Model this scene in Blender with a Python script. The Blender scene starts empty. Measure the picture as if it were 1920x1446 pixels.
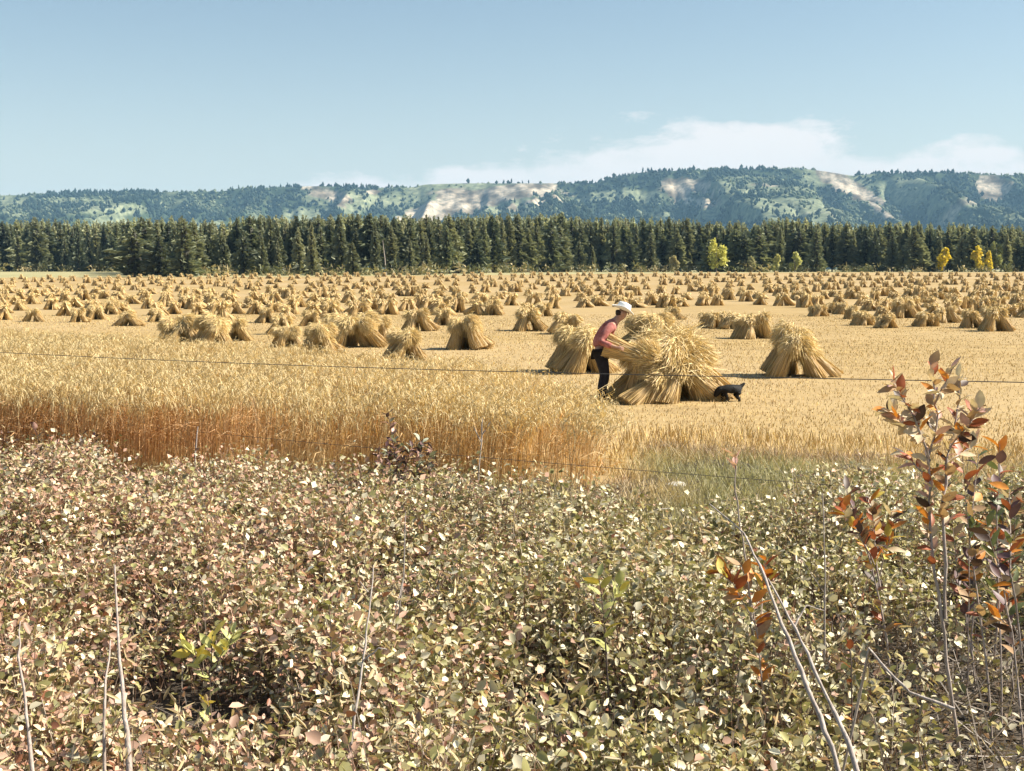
import bpy, bmesh, math, random
import numpy as np
from mathutils import Vector, Matrix, Euler, Quaternion

random.seed(7)
RNG = np.random.default_rng(11)
S = bpy.context.scene
COL = S.collection

# ------------------------------------------------------------------ camera
H, FPX, HOR = 2.29, 2400.0, 505.0
PITCH = math.atan((723 - HOR) / FPX)
cam_d = bpy.data.cameras.new('camera')
cam = bpy.data.objects.new('camera', cam_d); COL.objects.link(cam)
cam.location = (0, 0, H)
cam.rotation_euler = (math.pi / 2 - PITCH, 0, 0)
cam_d.sensor_width = 36; cam_d.lens = FPX / 1920 * 36
cam_d.clip_start = 0.1; cam_d.clip_end = 30000
S.camera = cam

# ------------------------------------------------------------------ sky, sun, exposure
SUN_EL, SUN_AZ = math.radians(41), math.radians(86)      # azimuth clockwise from +Y (the viewing direction)
world = bpy.data.worlds.new('World'); S.world = world; world.use_nodes = True
nt = world.node_tree; nt.nodes.clear()
def N(tree, t, **kw):
    n = tree.nodes.new(t)
    for k, v in kw.items(): setattr(n, k, v)
    return n
def L(tree, a, b): tree.links.new(a, b)
def math_n(tree, op, a, b=None, c=None, clamp=False):
    n = N(tree, 'ShaderNodeMath', operation=op); n.use_clamp = clamp
    for i, v in enumerate((a, b, c)):
        if v is None: continue
        if isinstance(v, (int, float)): n.inputs[i].default_value = v
        else: L(tree, v, n.inputs[i])
    return n.outputs[0]
def mix_col(tree, fac, a, b, blend='MIX'):
    n = N(tree, 'ShaderNodeMix', data_type='RGBA', blend_type=blend)
    for i, v in ((0, fac), (6, a), (7, b)):
        if isinstance(v, (int, float)): n.inputs[i].default_value = v
        elif isinstance(v, (tuple, list)): n.inputs[i].default_value = (*v[:3], 1)
        else: L(tree, v, n.inputs[i])
    return n.outputs[2]
sky = N(nt, 'ShaderNodeTexSky', sky_type='NISHITA')
sky.sun_disc = False; sky.sun_elevation = SUN_EL; sky.sun_rotation = SUN_AZ
sky.altitude = 300; sky.air_density = 1.0; sky.dust_density = 1.2; sky.ozone_density = 1.0
tc = N(nt, 'ShaderNodeTexCoord'); sx = N(nt, 'ShaderNodeSeparateXYZ'); L(nt, tc.outputs['Generated'], sx.inputs[0])
el = math_n(nt, 'ARCSINE', sx.outputs[2]); az = math_n(nt, 'ARCTAN2', sx.outputs[0], sx.outputs[1])
# low cumulus banks standing round the whole horizon: their tops follow a slow wave in azimuth broken by noise
wave = math_n(nt, 'MULTIPLY', math_n(nt, 'SINE', math_n(nt, 'ADD', math_n(nt, 'MULTIPLY', az, 6.0), 0.65)), 0.040)
cv = N(nt, 'ShaderNodeCombineXYZ'); L(nt, math_n(nt, 'MULTIPLY', az, 9.0), cv.inputs[0]); L(nt, math_n(nt, 'MULTIPLY', el, 22.0), cv.inputs[1]); cv.inputs[2].default_value = 3.7
n1 = N(nt, 'ShaderNodeTexNoise'); n1.inputs['Scale'].default_value = 1.3; n1.inputs['Detail'].default_value = 8; n1.inputs['Roughness'].default_value = 0.62
L(nt, cv.outputs[0], n1.inputs['Vector'])
top = math_n(nt, 'ADD', math_n(nt, 'ADD', wave, 0.070), math_n(nt, 'MULTIPLY', math_n(nt, 'SUBTRACT', n1.outputs[0], 0.5), 0.10))
edge = math_n(nt, 'DIVIDE', math_n(nt, 'SUBTRACT', top, el), 0.013, clamp=True)
soft = math_n(nt, 'MULTIPLY', edge, math_n(nt, 'MULTIPLY_ADD', n1.outputs[0], 1.5, 0.22, clamp=True))
cl = math_n(nt, 'MULTIPLY', soft, 0.85, clamp=True)
sky_gain = mix_col(nt, 1.0, sky.outputs[0], (0.93, 0.97, 0.91), 'MULTIPLY')
hz = math_n(nt, 'POWER', math_n(nt, 'SUBTRACT', 1.0, math_n(nt, 'ABSOLUTE', sx.outputs[2]), clamp=True), 11.0)
pale = mix_col(nt, math_n(nt, 'MULTIPLY', hz, 0.95), sky_gain, (7.0, 6.9, 6.7))
skyc = mix_col(nt, cl, pale, (7.7, 7.3, 7.1))
bg = N(nt, 'ShaderNodeBackground'); bg.inputs[1].default_value = 0.065
L(nt, skyc, bg.inputs[0])
wo = N(nt, 'ShaderNodeOutputWorld'); L(nt, bg.outputs[0], wo.inputs[0])

sl = bpy.data.lights.new('sun', 'SUN'); sl.energy = 5.0; sl.angle = math.radians(0.5); sl.color = (1.0, 0.93, 0.80)
so = bpy.data.objects.new('sun', sl); COL.objects.link(so)
sdir = Vector((math.cos(SUN_EL) * math.sin(SUN_AZ), math.cos(SUN_EL) * math.cos(SUN_AZ), math.sin(SUN_EL)))
so.rotation_euler = sdir.to_track_quat('Z', 'Y').to_euler(); so.location = (0, 0, 500)

S.view_settings.view_transform = 'Standard'; S.view_settings.look = 'None'
S.view_settings.exposure = 1.15; S.view_settings.gamma = 1.0; S.view_settings.use_curve_mapping = False
S.render.engine = 'CYCLES'
S.cycles.max_bounces = 6; S.cycles.diffuse_bounces = 2; S.cycles.glossy_bounces = 2; S.cycles.transmission_bounces = 3
S.cycles.transparent_max_bounces = 6; S.cycles.volume_bounces = 0
S.cycles.use_denoising = True; S.cycles.use_adaptive_sampling = True; S.cycles.adaptive_threshold = 0.02
S.render.filter_size = 1.7 if hasattr(S.render, 'filter_size') else 1.5

# ------------------------------------------------------------------ coordinates
CP, SP = math.cos(PITCH), math.sin(PITCH)
def ray(px, py):
    u, v = (px - 960) / FPX, -(py - 723) / FPX
    return Vector((u, CP + v * SP, -SP + v * CP))
def sstep(a, b, x):
    t = np.clip((np.asarray(x, float) - a) / (b - a), 0, 1); return t * t * (3 - 2 * t)
def gz(x, y):
    """height of the ground: level near the camera, rising gently towards the forest"""
    return 1.62 * sstep(95, 320, y)
def P(px, py, z=None):
    """the point on the ground (or at height z) seen at a pixel"""
    d = ray(px, py)
    zz = 0.0 if z is None else z
    for _ in range(30):
        t = (zz - H) / d.z if d.z < -1e-5 else 1e5
        p = Vector((0, 0, H)) + d * t
        if z is not None: return p
        nz = float(gz(p.x, p.y))
        zz = zz * 0.5 + nz * 0.5
    p.z = float(gz(p.x, p.y)); return p
def AT(px, py, d):
    r = ray(px, py); return Vector((0, 0, H)) + r * (d / r.y)
def proj(V):
    V = np.asarray(V, float); y = V[:, 1]; z = V[:, 2] - H
    dep = y * CP - z * SP; up = y * SP + z * CP
    return 960 + FPX * V[:, 0] / dep, 723 - FPX * up / dep

# ------------------------------------------------------------------ numeric noise
def hash2(ix, iy, seed):
    n = (ix.astype(np.int64) * 374761393 + iy.astype(np.int64) * 668265263 + seed * 1442695041) & 0xFFFFFFFF
    n = ((n ^ (n >> 13)) * 1274126177) & 0xFFFFFFFF
    return ((n ^ (n >> 16)) & 0xFFFF) / 65535.0
def vnoise(x, y, seed=0):
    x = np.asarray(x, float); y = np.asarray(y, float)
    ix, iy = np.floor(x), np.floor(y); fx, fy = x - ix, y - iy
    fx, fy = fx * fx * (3 - 2 * fx), fy * fy * (3 - 2 * fy)
    a = hash2(ix, iy, seed); b = hash2(ix + 1, iy, seed); c = hash2(ix, iy + 1, seed); d = hash2(ix + 1, iy + 1, seed)
    return (a * (1 - fx) + b * fx) * (1 - fy) + (c * (1 - fx) + d * fx) * fy
def fbm(x, y, seed=0, o=4):
    s, a, n = 0, 0.5, 0
    for i in range(o):
        s = s + a * vnoise(np.asarray(x) * 2 ** i, np.asarray(y) * 2 ** i, seed + i * 17); n += a; a *= 0.5
    return s / n
def in_poly(x, y, poly):
    r = np.zeros(len(x), bool); j = len(poly) - 1
    for i in range(len(poly)):
        xi, yi = poly[i]; xj, yj = poly[j]
        c = ((yi > y) != (yj > y)) & (x < (xj - xi) * (y - yi) / (yj - yi + 1e-12) + xi)
        r ^= c; j = i
    return r

# ------------------------------------------------------------------ mesh helpers
def npmesh(name, V, F, mat=None, tint=None, smooth=False, extra=None):
    V = np.asarray(V, np.float32); me = bpy.data.meshes.new(name)
    groups = F if isinstance(F, list) else [F]
    groups = [np.asarray(g, np.int32) for g in groups if len(g)]
    me.vertices.add(len(V)); me.vertices.foreach_set('co', V.ravel())
    nl = sum(g.size for g in groups); npoly = sum(len(g) for g in groups)
    me.loops.add(nl); me.polygons.add(npoly)
    me.loops.foreach_set('vertex_index', np.concatenate([g.ravel() for g in groups]))
    tot = np.concatenate([np.full(len(g), g.shape[1], np.int32) for g in groups])
    st = np.concatenate([[0], np.cumsum(tot)[:-1]]).astype(np.int32)
    me.polygons.foreach_set('loop_start', st)
    try: me.polygons.foreach_set('loop_total', tot)
    except Exception: pass
    if smooth: me.polygons.foreach_set('use_smooth', np.ones(npoly, bool))
    me.update(calc_edges=True); me.validate()
    if tint is not None:
        a = me.attributes.new('tint', 'FLOAT_COLOR', 'POINT')
        c = np.ones((len(V), 4), np.float32); c[:, :3] = tint; a.data.foreach_set('color', c.ravel())
    if mat is not None: me.materials.append(mat)
    return me
def link(name, me, parent=None, loc=None, rot=None, scale=None):
    o = bpy.data.objects.new(name, me); COL.objects.link(o)
    if parent is not None: o.parent = parent
    if loc is not None: o.location = loc
    if rot is not None: o.rotation_euler = rot
    if scale is not None: o.scale = (scale,) * 3 if isinstance(scale, (int, float)) else scale
    return o
def tag(o, label, cat=None, group=None, kind=None):
    if label: o['label'] = label
    if cat: o['category'] = cat
    if group: o['group'] = group
    if kind: o['kind'] = kind
    return o
def tube(pts, rad, sides=6, cap=True):
    pts = [Vector(p) for p in pts]; n = len(pts); V = []; F = []
    up = Vector((0.3, 0.2, 1))
    for i, p in enumerate(pts):
        t = (pts[min(i + 1, n - 1)] - pts[max(i - 1, 0)]).normalized()
        a = t.cross(up if abs(t.dot(up.normalized())) < 0.95 else Vector((1, 0, 0))).normalized(); b = t.cross(a)
        r = rad[i] if hasattr(rad, '__len__') else rad
        for k in range(sides):
            g = 2 * math.pi * k / sides; V.append(p + a * (r * math.cos(g)) + b * (r * math.sin(g)))
    for i in range(n - 1):
        for k in range(sides):
            k2 = (k + 1) % sides
            F.append((i * sides + k, i * sides + k2, (i + 1) * sides + k2, (i + 1) * sides + k))
    return np.array([tuple(v) for v in V]), np.array(F)
class Acc:
    """collects vertex and face arrays of one kind of polygon"""
    def __init__(s): s.V = []; s.F = {}; s.T = []; s.n = 0
    def add(s, V, F, tint=None):
        V = np.asarray(V, np.float32); F = np.asarray(F, np.int64)
        s.F.setdefault(F.shape[1], []).append(F + s.n); s.V.append(V)
        s.T.append(np.broadcast_to(np.asarray(tint if tint is not None else (1, 1, 1), np.float32), (len(V), 3)))
        s.n += len(V)
    def mesh(s, name, mat, smooth=False):
        return npmesh(name, np.concatenate(s.V), [np.concatenate(f) for f in s.F.values()], mat, np.concatenate(s.T), smooth)

# ------------------------------------------------------------------ materials
def mat_new(name):
    m = bpy.data.materials.new(name); m.use_nodes = True; m.node_tree.nodes.clear(); return m, m.node_tree
def foliage_mat(name, rough=0.5, trans=0.3, spec=0.4, gain=1.0, tcol=(1.0, 0.95, 0.6), bump=0, vary=False, mottle=0):
    m, t = mat_new(name)
    at = N(t, 'ShaderNodeAttribute', attribute_name='tint')
    c = at.outputs['Color']
    if vary:      # every tree has its own tone, olive to blue-green
        oi = N(t, 'ShaderNodeObjectInfo'); c = mix_col(t, 1.0, c, mix_col(t, oi.outputs['Random'], (0.72, 0.80, 0.86), (1.75, 1.75, 1.72)), 'MULTIPLY')
    if mottle:    # gravel, tufts and bushes too small to model at this distance
        tcn = N(t, 'ShaderNodeTexCoord'); nm_ = N(t, 'ShaderNodeTexNoise'); nm_.inputs['Scale'].default_value = mottle; nm_.inputs['Detail'].default_value = 5; nm_.inputs['Roughness'].default_value = 0.7; L(t, tcn.outputs['Object'], nm_.inputs['Vector'])
        rp = N(t, 'ShaderNodeValToRGB'); rp.color_ramp.elements[0].position = 0.36; rp.color_ramp.elements[1].position = 0.62; rp.color_ramp.elements[0].color = (0.42, 0.46, 0.46, 1); rp.color_ramp.elements[1].color = (1.25, 1.22, 1.18, 1); L(t, nm_.outputs[0], rp.inputs[0]); c = mix_col(t, 1.0, c, rp.outputs[0], 'MULTIPLY')
    if gain != 1: c = mix_col(t, 1.0, c, (gain,) * 3, 'MULTIPLY')
    p = N(t, 'ShaderNodeBsdfPrincipled'); L(t, c, p.inputs['Base Color'])
    p.inputs['Roughness'].default_value = rough; p.inputs['Specular IOR Level'].default_value = spec
    tr = N(t, 'ShaderNodeBsdfTranslucent'); L(t, mix_col(t, 1.0, c, tcol, 'MULTIPLY'), tr.inputs['Color'])
    mx = N(t, 'ShaderNodeMixShader'); mx.inputs[0].default_value = trans
    L(t, p.outputs[0], mx.inputs[1]); L(t, tr.outputs[0], mx.inputs[2])
    o = N(t, 'ShaderNodeOutputMaterial'); L(t, mx.outputs[0], o.inputs[0]); return m
def noise_mat(name, c1, c2, scale=8, detail=6, rough=0.9, stretch=(1, 1, 1), bump=0.3, bscale=None, c3=None, s3=1.0, spec=0.2, coord='Object'):
    m, t = mat_new(name)
    tcn = N(t, 'ShaderNodeTexCoord'); mp = N(t, 'ShaderNodeMapping'); L(t, tcn.outputs[coord], mp.inputs[0]); mp.inputs['Scale'].default_value = stretch
    nz = N(t, 'ShaderNodeTexNoise'); nz.inputs['Scale'].default_value = scale; nz.inputs['Detail'].default_value = detail; nz.inputs['Roughness'].default_value = 0.65
    L(t, mp.outputs[0], nz.inputs['Vector'])
    rp = N(t, 'ShaderNodeValToRGB'); rp.color_ramp.elements[0].position = 0.32; rp.color_ramp.elements[1].position = 0.68
    rp.color_ramp.elements[0].color = (*c1, 1); rp.color_ramp.elements[1].color = (*c2, 1); L(t, nz.outputs[0], rp.inputs[0])
    c = rp.outputs[0]
    if c3:
        n3 = N(t, 'ShaderNodeTexNoise'); n3.inputs['Scale'].default_value = s3; n3.inputs['Detail'].default_value = 4; L(t, tcn.outputs[coord], n3.inputs['Vector'])
        c = mix_col(t, math_n(t, 'MULTIPLY', math_n(t, 'SUBTRACT', n3.outputs[0], 0.42, clamp=True), 4.0, clamp=True), c, c3)
    p = N(t, 'ShaderNodeBsdfPrincipled'); L(t, c, p.inputs['Base Color']); p.inputs['Roughness'].default_value = rough; p.inputs['Specular IOR Level'].default_value = spec
    if bump:
        b = N(t, 'ShaderNodeBump'); b.inputs['Strength'].default_value = bump; b.inputs['Distance'].default_value = 0.02
        nb = N(t, 'ShaderNodeTexNoise'); nb.inputs['Scale'].default_value = bscale or scale * 3; nb.inputs['Detail'].default_value = 5; L(t, mp.outputs[0], nb.inputs['Vector'])
        L(t, nb.outputs[0], b.inputs['Height']); L(t, b.outputs[0], p.inputs['Normal'])
    o = N(t, 'ShaderNodeOutputMaterial'); L(t, p.outputs[0], o.inputs[0]); return m
M = {}
M['leaf'] = foliage_mat('leaf', 0.5, 0.24, 0.38)
M['straw'] = foliage_mat('straw', 0.55, 0.06, 0.35, tcol=(1, 0.85, 0.5))
M['oats'] = foliage_mat('oats', 0.6, 0.35, 0.3, tcol=(1, 0.8, 0.45))
M['grass'] = foliage_mat('grass', 0.6, 0.3, 0.3)
M['needles'] = foliage_mat('needles', 0.6, 0.3, 0.3, vary=True)
M['autumn'] = foliage_mat('autumn_leaves', 0.5, 0.4, 0.3)
M['hill'] = foliage_mat('hillside', 0.9, 0.0, 0.1, mottle=0.07)
M['bark'] = noise_mat('bark', (0.07, 0.05, 0.04), (0.16, 0.12, 0.10), 6, stretch=(1, 1, 0.2))
M['pale_bark'] = noise_mat('pale_bark', (0.22, 0.17, 0.14), (0.46, 0.38, 0.33), 30, stretch=(1, 1, 0.25), rough=0.6)
M['dead_wood'] = noise_mat('dead_wood', (0.26, 0.21, 0.18), (0.50, 0.43, 0.38), 25, stretch=(1, 1, 0.2), rough=0.6)
M['stubble'] = noise_mat('stubble_ground', (0.26, 0.175, 0.072), (0.43, 0.305, 0.135), 1.6, 8, stretch=(0.35, 1.3, 1), bump=0.6, bscale=9, c3=(0.40, 0.29, 0.15), s3=0.05)
M['meadow'] = noise_mat('meadow', (0.26, 0.24, 0.12), (0.42, 0.37, 0.19), 0.12, 8, stretch=(0.5, 1, 1), bump=0.3)
M['soil'] = noise_mat('verge_soil', (0.030, 0.024, 0.020), (0.115, 0.09, 0.068), 9, 8, bump=0.9, c3=(0.08, 0.066, 0.05), s3=1.2)
M['wire'] = noise_mat('wire', (0.05, 0.045, 0.04), (0.12, 0.11, 0.10), 40, rough=0.6, bump=0)
M['post'] = noise_mat('post_wood', (0.13, 0.11, 0.09), (0.30, 0.26, 0.22), 12, stretch=(1, 1, 0.15))
M['stone'] = noise_mat('pale_stone', (0.5, 0.47, 0.42), (0.75, 0.72, 0.66), 8)
M['skin'] = noise_mat('skin', (0.36, 0.20, 0.14), (0.44, 0.26, 0.18), 30, rough=0.5, bump=0)
M['shirt'] = noise_mat('shirt', (0.26, 0.07, 0.06), (0.50, 0.21, 0.18), 9, rough=0.9, bump=0.3)
M['trousers'] = noise_mat('trousers', (0.010, 0.010, 0.014), (0.025, 0.024, 0.03), 14, rough=0.9, bump=0.3)
M['hat'] = noise_mat('hat', (0.72, 0.72, 0.70), (0.84, 0.84, 0.82), 30, rough=0.8, bump=0.2)
M['hatband'] = noise_mat('hatband', (0.10, 0.09, 0.09), (0.2, 0.18, 0.17), 30, rough=0.8, bump=0)
M['hair'] = noise_mat('hair', (0.02, 0.014, 0.01), (0.05, 0.035, 0.025), 60, rough=0.6, bump=0.2)
M['boot'] = noise_mat('boot', (0.03, 0.02, 0.015), (0.06, 0.045, 0.03), 20, rough=0.6, bump=0.1)
M['fur'] = noise_mat('black_fur', (0.006, 0.005, 0.004), (0.014, 0.011, 0.009), 40, rough=0.6, bump=0.5, spec=0.2)
M['twine'] = noise_mat('twine', (0.30, 0.20, 0.09), (0.42, 0.30, 0.15), 40)

# ------------------------------------------------------------------ ground sheets
def sheet(name, xs, ys, mat, dz, bumpf=None, mask=None):
    X, Y = np.meshgrid(xs, ys); Z = gz(X, Y) + dz
    if bumpf is not None: Z = Z + bumpf(X, Y)
    V = np.stack([X.ravel(), Y.ravel(), Z.ravel()], 1); nx, ny = len(xs), len(ys)
    i = np.arange(nx * ny).reshape(ny, nx)
    F = np.stack([i[:-1, :-1].ravel(), i[:-1, 1:].ravel(), i[1:, 1:].ravel(), i[1:, :-1].ravel()], 1)
    if mask is not None:
        c = V[F].mean(1); F = F[mask(c[:, 0], c[:, 1])]
    o = link(name, npmesh(name, V, F, mat, smooth=True)); o['kind'] = 'structure'; return o
ylines = np.concatenate([[-6000, -1000, -100, -10], np.linspace(0, 90, 19), np.linspace(95, 330, 48), [400, 600, 1200, 2500, 5900]])
sheet('ground', np.array([-5900, -2000, -600, -200, -60, 0, 60, 200, 600, 2000, 5900.]), ylines, M['meadow'], 0.0)

def field_far(x):       # where the stubble ends against the meadow and the trees
    return np.interp(x, [-220, -80, -40, 0, 60, 130, 260], [212, 214, 222, 246, 288, 300, 300])
xs = np.linspace(-220, 260, 161); rows = np.linspace(0, 1, 120) ** 2
fx, ft = np.meshgrid(xs, rows); fy = 12.0 + ft * (field_far(fx) - 12.0)
fV = np.stack([fx.ravel(), fy.ravel(), (gz(fx, fy) + 0.02 + 0.03 * (fbm(fx * 0.4, fy * 0.4, 5) - 0.5) * sstep(13.2, 16, fy)).ravel()], 1)
ii = np.arange(fx.size).reshape(fx.shape)
fF = np.stack([ii[:-1, :-1].ravel(), ii[:-1, 1:].ravel(), ii[1:, 1:].ravel(), ii[1:, :-1].ravel()], 1)
o = link('stubble_field', npmesh('stubble_field', fV, fF, M['stubble'], smooth=True)); o['kind'] = 'structure'
o['label'] = 'golden stubble field running back to the forest'
def furrow_y(x):        # the edge of the grassy verge, where the plough turned
    return np.interp(x, [-30, -8, 0.9, 1.7, 3.4, 6.2, 20], [17.0, 14.9, 12.6, 16.0, 15.6, 14.6, 14.0])
vx = np.linspace(-16, 16, 200); vt = np.linspace(0, 1, 160)
gx, gt = np.meshgrid(vx, vt); gy = -6 + gt * (furrow_y(gx) - 1.3 * sstep(0.6, 1.6, gx) + 1.2 * (fbm(gx * 1.3 + 3, gx * 0 + 1, 28) - 0.5) + 6)
vbump = 0.045 + 0.05 * (fbm(gx * 1.5, gy * 1.5, 9) - 0.3) + 0.03 * np.exp(-((gt - 0.985) / 0.012) ** 2)
vV = np.stack([gx.ravel(), gy.ravel(), vbump.ravel()], 1); ii = np.arange(gx.size).reshape(gx.shape)
vF = np.stack([ii[:-1, :-1].ravel(), ii[:-1, 1:].ravel(), ii[1:, 1:].ravel(), ii[1:, :-1].ravel()], 1)
o = link('verge', npmesh('verge', vV, vF, M['soil'], smooth=True)); o['kind'] = 'structure'

# ------------------------------------------------------------------ hills
SKYX = [-900, -400, 30, 100, 140, 420, 450, 600, 690, 770, 800, 870, 1000, 1110, 1150, 1200, 1300, 1500, 1540, 1590, 1640, 1750, 1870, 2100, 2600, 3200]
SKYY = [374, 370, 363, 361, 359, 356, 351, 346, 349, 349, 343, 341, 341, 341, 330, 321, 316, 314, 319, 327, 323, 321, 326, 322, 335, 350]
NX, NT = 1000, 180
hx = np.linspace(-3100, 3100, NX); ht = np.linspace(0, 1, NT)
HX, HT = np.meshgrid(hx, ht)
HY = 2350 + HT * 1750
RY = 2350 + 0.82 * 1750
ridge = (HOR - np.interp(960 + HX / RY * FPX, SKYX, SKYY)) / FPX * RY - 7
prof = np.where(HT < 0.82, (HT / 0.82) ** 0.85, 1 - 0.25 * (HT - 0.82) / 0.18)
prof = np.clip(prof, 0, 1)
warp = HX + 160 * (fbm(HX / 500, HY / 500, 3) - 0.5)
gul = np.abs(fbm(warp / 210, HT * 0.9 + 3, 21, 4) - 0.5) * 2
gul2 = np.abs(fbm(warp / 75, HT * 1.6 + 8, 31, 3) - 0.5) * 2
body = np.sin(np.pi * np.clip(HT / 0.82, 0, 1)) ** 0.7
HZ = ridge * prof * (1 - body * (0.55 * (1 - np.clip(gul * 2.6, 0, 1)) + 0.16 * (1 - np.clip(gul2 * 2.4, 0, 1)))) + 1.62
HZ += 16 * (fbm(HX / 70, HY / 70, 41) - 0.5) * body
HZ += 11 * (np.abs(fbm(warp / 34, HT * 3, 42, 3) - 0.5) - 0.12) * body
# a nearer dark shoulder that comes in from the right
sh = 175 * np.exp(-((HX - 1330) / 330) ** 2) * np.exp(-((HT - 0.14) / 0.12) ** 2)
HZ = np.maximum(HZ, sh * (1 + 0.2 * (fbm(HX / 120, HY / 120, 51) - 0.5)))
hV = np.stack([HX.ravel(), HY.ravel(), HZ.ravel()], 1)
hpx, hpy = proj(hV)
nse = fbm(HX / 90, HY / 90, 61, 4).ravel() - 0.5
def blob(cx, cy, rx, ry, rot=0.0, wob=1.6):
    dx, dy = hpx - cx, hpy - cy; c, s_ = math.cos(rot), math.sin(rot)
    u, v = (dx * c + dy * s_) / rx, (-dx * s_ + dy * c) / ry
    return np.clip(1.25 - np.sqrt(u * u + v * v) + wob * nse, 0, 1) * 2.2
bare = np.zeros(len(hV))
for b in [(905, 378, 88, 20, -0.22), (850, 390, 50, 18, -0.3), (975, 366, 55, 12, 0.12), (1590, 352, 34, 15, 0.55), (1630, 375, 32, 10, 0.75), (1862, 350, 22, 16, 0), (1295, 348, 36, 17, 0.1), (1027, 358, 12, 7, -0.6)]:
    bare = np.maximum(bare, np.clip(blob(b[0], b[1], b[2] * 1.18, b[3] * 1.22, b[4], 2.6), 0, 1))
for b in [(618, 368, 42, 12, 0.2), (705, 359, 14, 5, 0), (585, 352, 20, 5, 0), (1310, 380, 46, 10, 0)]:
    bare = np.maximum(bare, np.clip(blob(*b), 0, 1) * 0.75)
grassy = np.zeros(len(hV))
for b in [(1480, 390, 130, 22, 0.05), (1720, 362, 70, 30, 0.4), (640, 378, 90, 14, 0), (880, 360, 120, 30, 0), (1160, 370, 60, 12, 0), (200, 392, 60, 8, 0), (1380, 350, 60, 14, 0)]:
    grassy = np.maximum(grassy, np.clip(blob(b[0], b[1], b[2] * 1.1, b[3] * 1.1, b[4], 2.6), 0, 1) * 0.95)
bare = sstep(0.30, 0.62, bare + 0.35 * nse)
grassy = np.maximum(grassy, 0.85 * sstep(0.57, 0.66, fbm(HX / 190, HY / 150 + 4, 65, 4).ravel()))
bare = np.maximum(bare, 0.8 * sstep(0.70, 0.78, fbm(HX / 130 + 9, HY / 110, 67, 4).ravel()) * (hpx > 540))
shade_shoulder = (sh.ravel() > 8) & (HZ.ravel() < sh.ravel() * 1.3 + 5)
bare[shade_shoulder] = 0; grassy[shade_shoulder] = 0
tone = fbm(HX / 26, HZ / 16, 71, 4).ravel()[:, None]
cliff = (0.09, 0.07, 0.048) + sstep(0.25, 0.75, tone) * (0.44, 0.38, 0.30)
grs = (0.11, 0.135, 0.075) + tone * (0.22, 0.21, 0.14)
und = (0.030, 0.045, 0.022) + tone * (0.03, 0.04, 0.02)
hc = und * (1 - grassy[:, None]) + grs * grassy[:, None]
hc = hc * (1 - bare[:, None]) + cliff * bare[:, None]
ii = np.arange(NX * NT).reshape(NT, NX)
hF = np.stack([ii[:-1, :-1].ravel(), ii[:-1, 1:].ravel(), ii[1:, 1:].ravel(), ii[1:, :-1].ravel()], 1)
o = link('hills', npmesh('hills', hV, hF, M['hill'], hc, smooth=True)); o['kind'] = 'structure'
o['label'] = 'long wooded escarpment with bare pale cliffs behind the forest'
# the wood that covers the hills, far too many trees to count
NB = 76000
bi = RNG.random(NB) * (NX - 1); bj = RNG.random(NB) * (NT * 0.86)
i0, j0 = bi.astype(int), bj.astype(int); idx = j0 * NX + i0
keep = (RNG.random(NB) > bare[idx] * 1.02) & (RNG.random(NB) > grassy[idx] * 0.90) & (np.abs(hpx[idx] - 960) < 1350)
idx = idx[keep]; k = len(idx)
fxx, fyy = (bi - i0)[keep], (bj - j0)[keep]
B = hV[idx] * ((1 - fxx) * (1 - fyy))[:, None] + hV[idx + 1] * (fxx * (1 - fyy))[:, None] + hV[idx + NX] * ((1 - fxx) * fyy)[:, None] + hV[idx + NX + 1] * (fxx * fyy)[:, None]
patch = fbm(B[:, 0] / 140, B[:, 1] / 140, 81, 4) + 0.22 * (RNG.random(k) - 0.5)
decid = sstep(0.47, 0.60, patch)
r = 2.6 + 6.0 * RNG.random(k) ** 2; hgt = np.where(decid > 0.5, 5 + 5 * RNG.random(k), 6 + 11 * RNG.random(k) ** 1.5)
g = RNG.random(k) * 6.28
ang = g[:, None] + np.arange(5)[None] * 2 * np.pi / 5
ring = np.stack([B[:, 0:1] + r[:, None] * np.cos(ang) * (0.7 + 0.6 * RNG.random((k, 5))), B[:, 1:2] + r[:, None] * np.sin(ang) * (0.7 + 0.6 * RNG.random((k, 5))), B[:, 2:3] + hgt[:, None] * (0.25 + 0.3 * RNG.random((k, 5)))], 2)
top_ = B + np.stack([RNG.normal(0, 1, k), RNG.normal(0, 1, k), hgt], 1); bot = B - np.array([0, 0, 2.0])
bV = np.concatenate([ring, top_[:, None], bot[:, None]], 1)
base = np.arange(k)[:, None] * 7
F1 = np.concatenate([np.stack([base[:, 0] + a, base[:, 0] + (a + 1) % 5, base[:, 0] + 5], 1) for a in range(5)] + [np.stack([base[:, 0] + (a + 1) % 5, base[:, 0] + a, base[:, 0] + 6], 1) for a in range(5)])
shl = shade_shoulder[idx]
bc = np.array([0.020, 0.034, 0.024])[None] * (1 - decid[:, None]) + decid[:, None] * (np.array([0.075, 0.100, 0.052])[None] + RNG.random((k, 1)) * np.array([0.13, 0.125, 0.08]))
bc = np.where((shl)[:, None], np.array([[0.018, 0.030, 0.020]]), bc) * (0.75 + 0.5 * RNG.random((k, 1)))  # the shoulder's shade is put into the colour as darker conifers
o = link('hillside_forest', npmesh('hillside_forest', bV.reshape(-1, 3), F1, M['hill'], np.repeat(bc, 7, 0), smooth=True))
tag(o, 'blue-green wood covering the far escarpment', kind='stuff')

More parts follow.
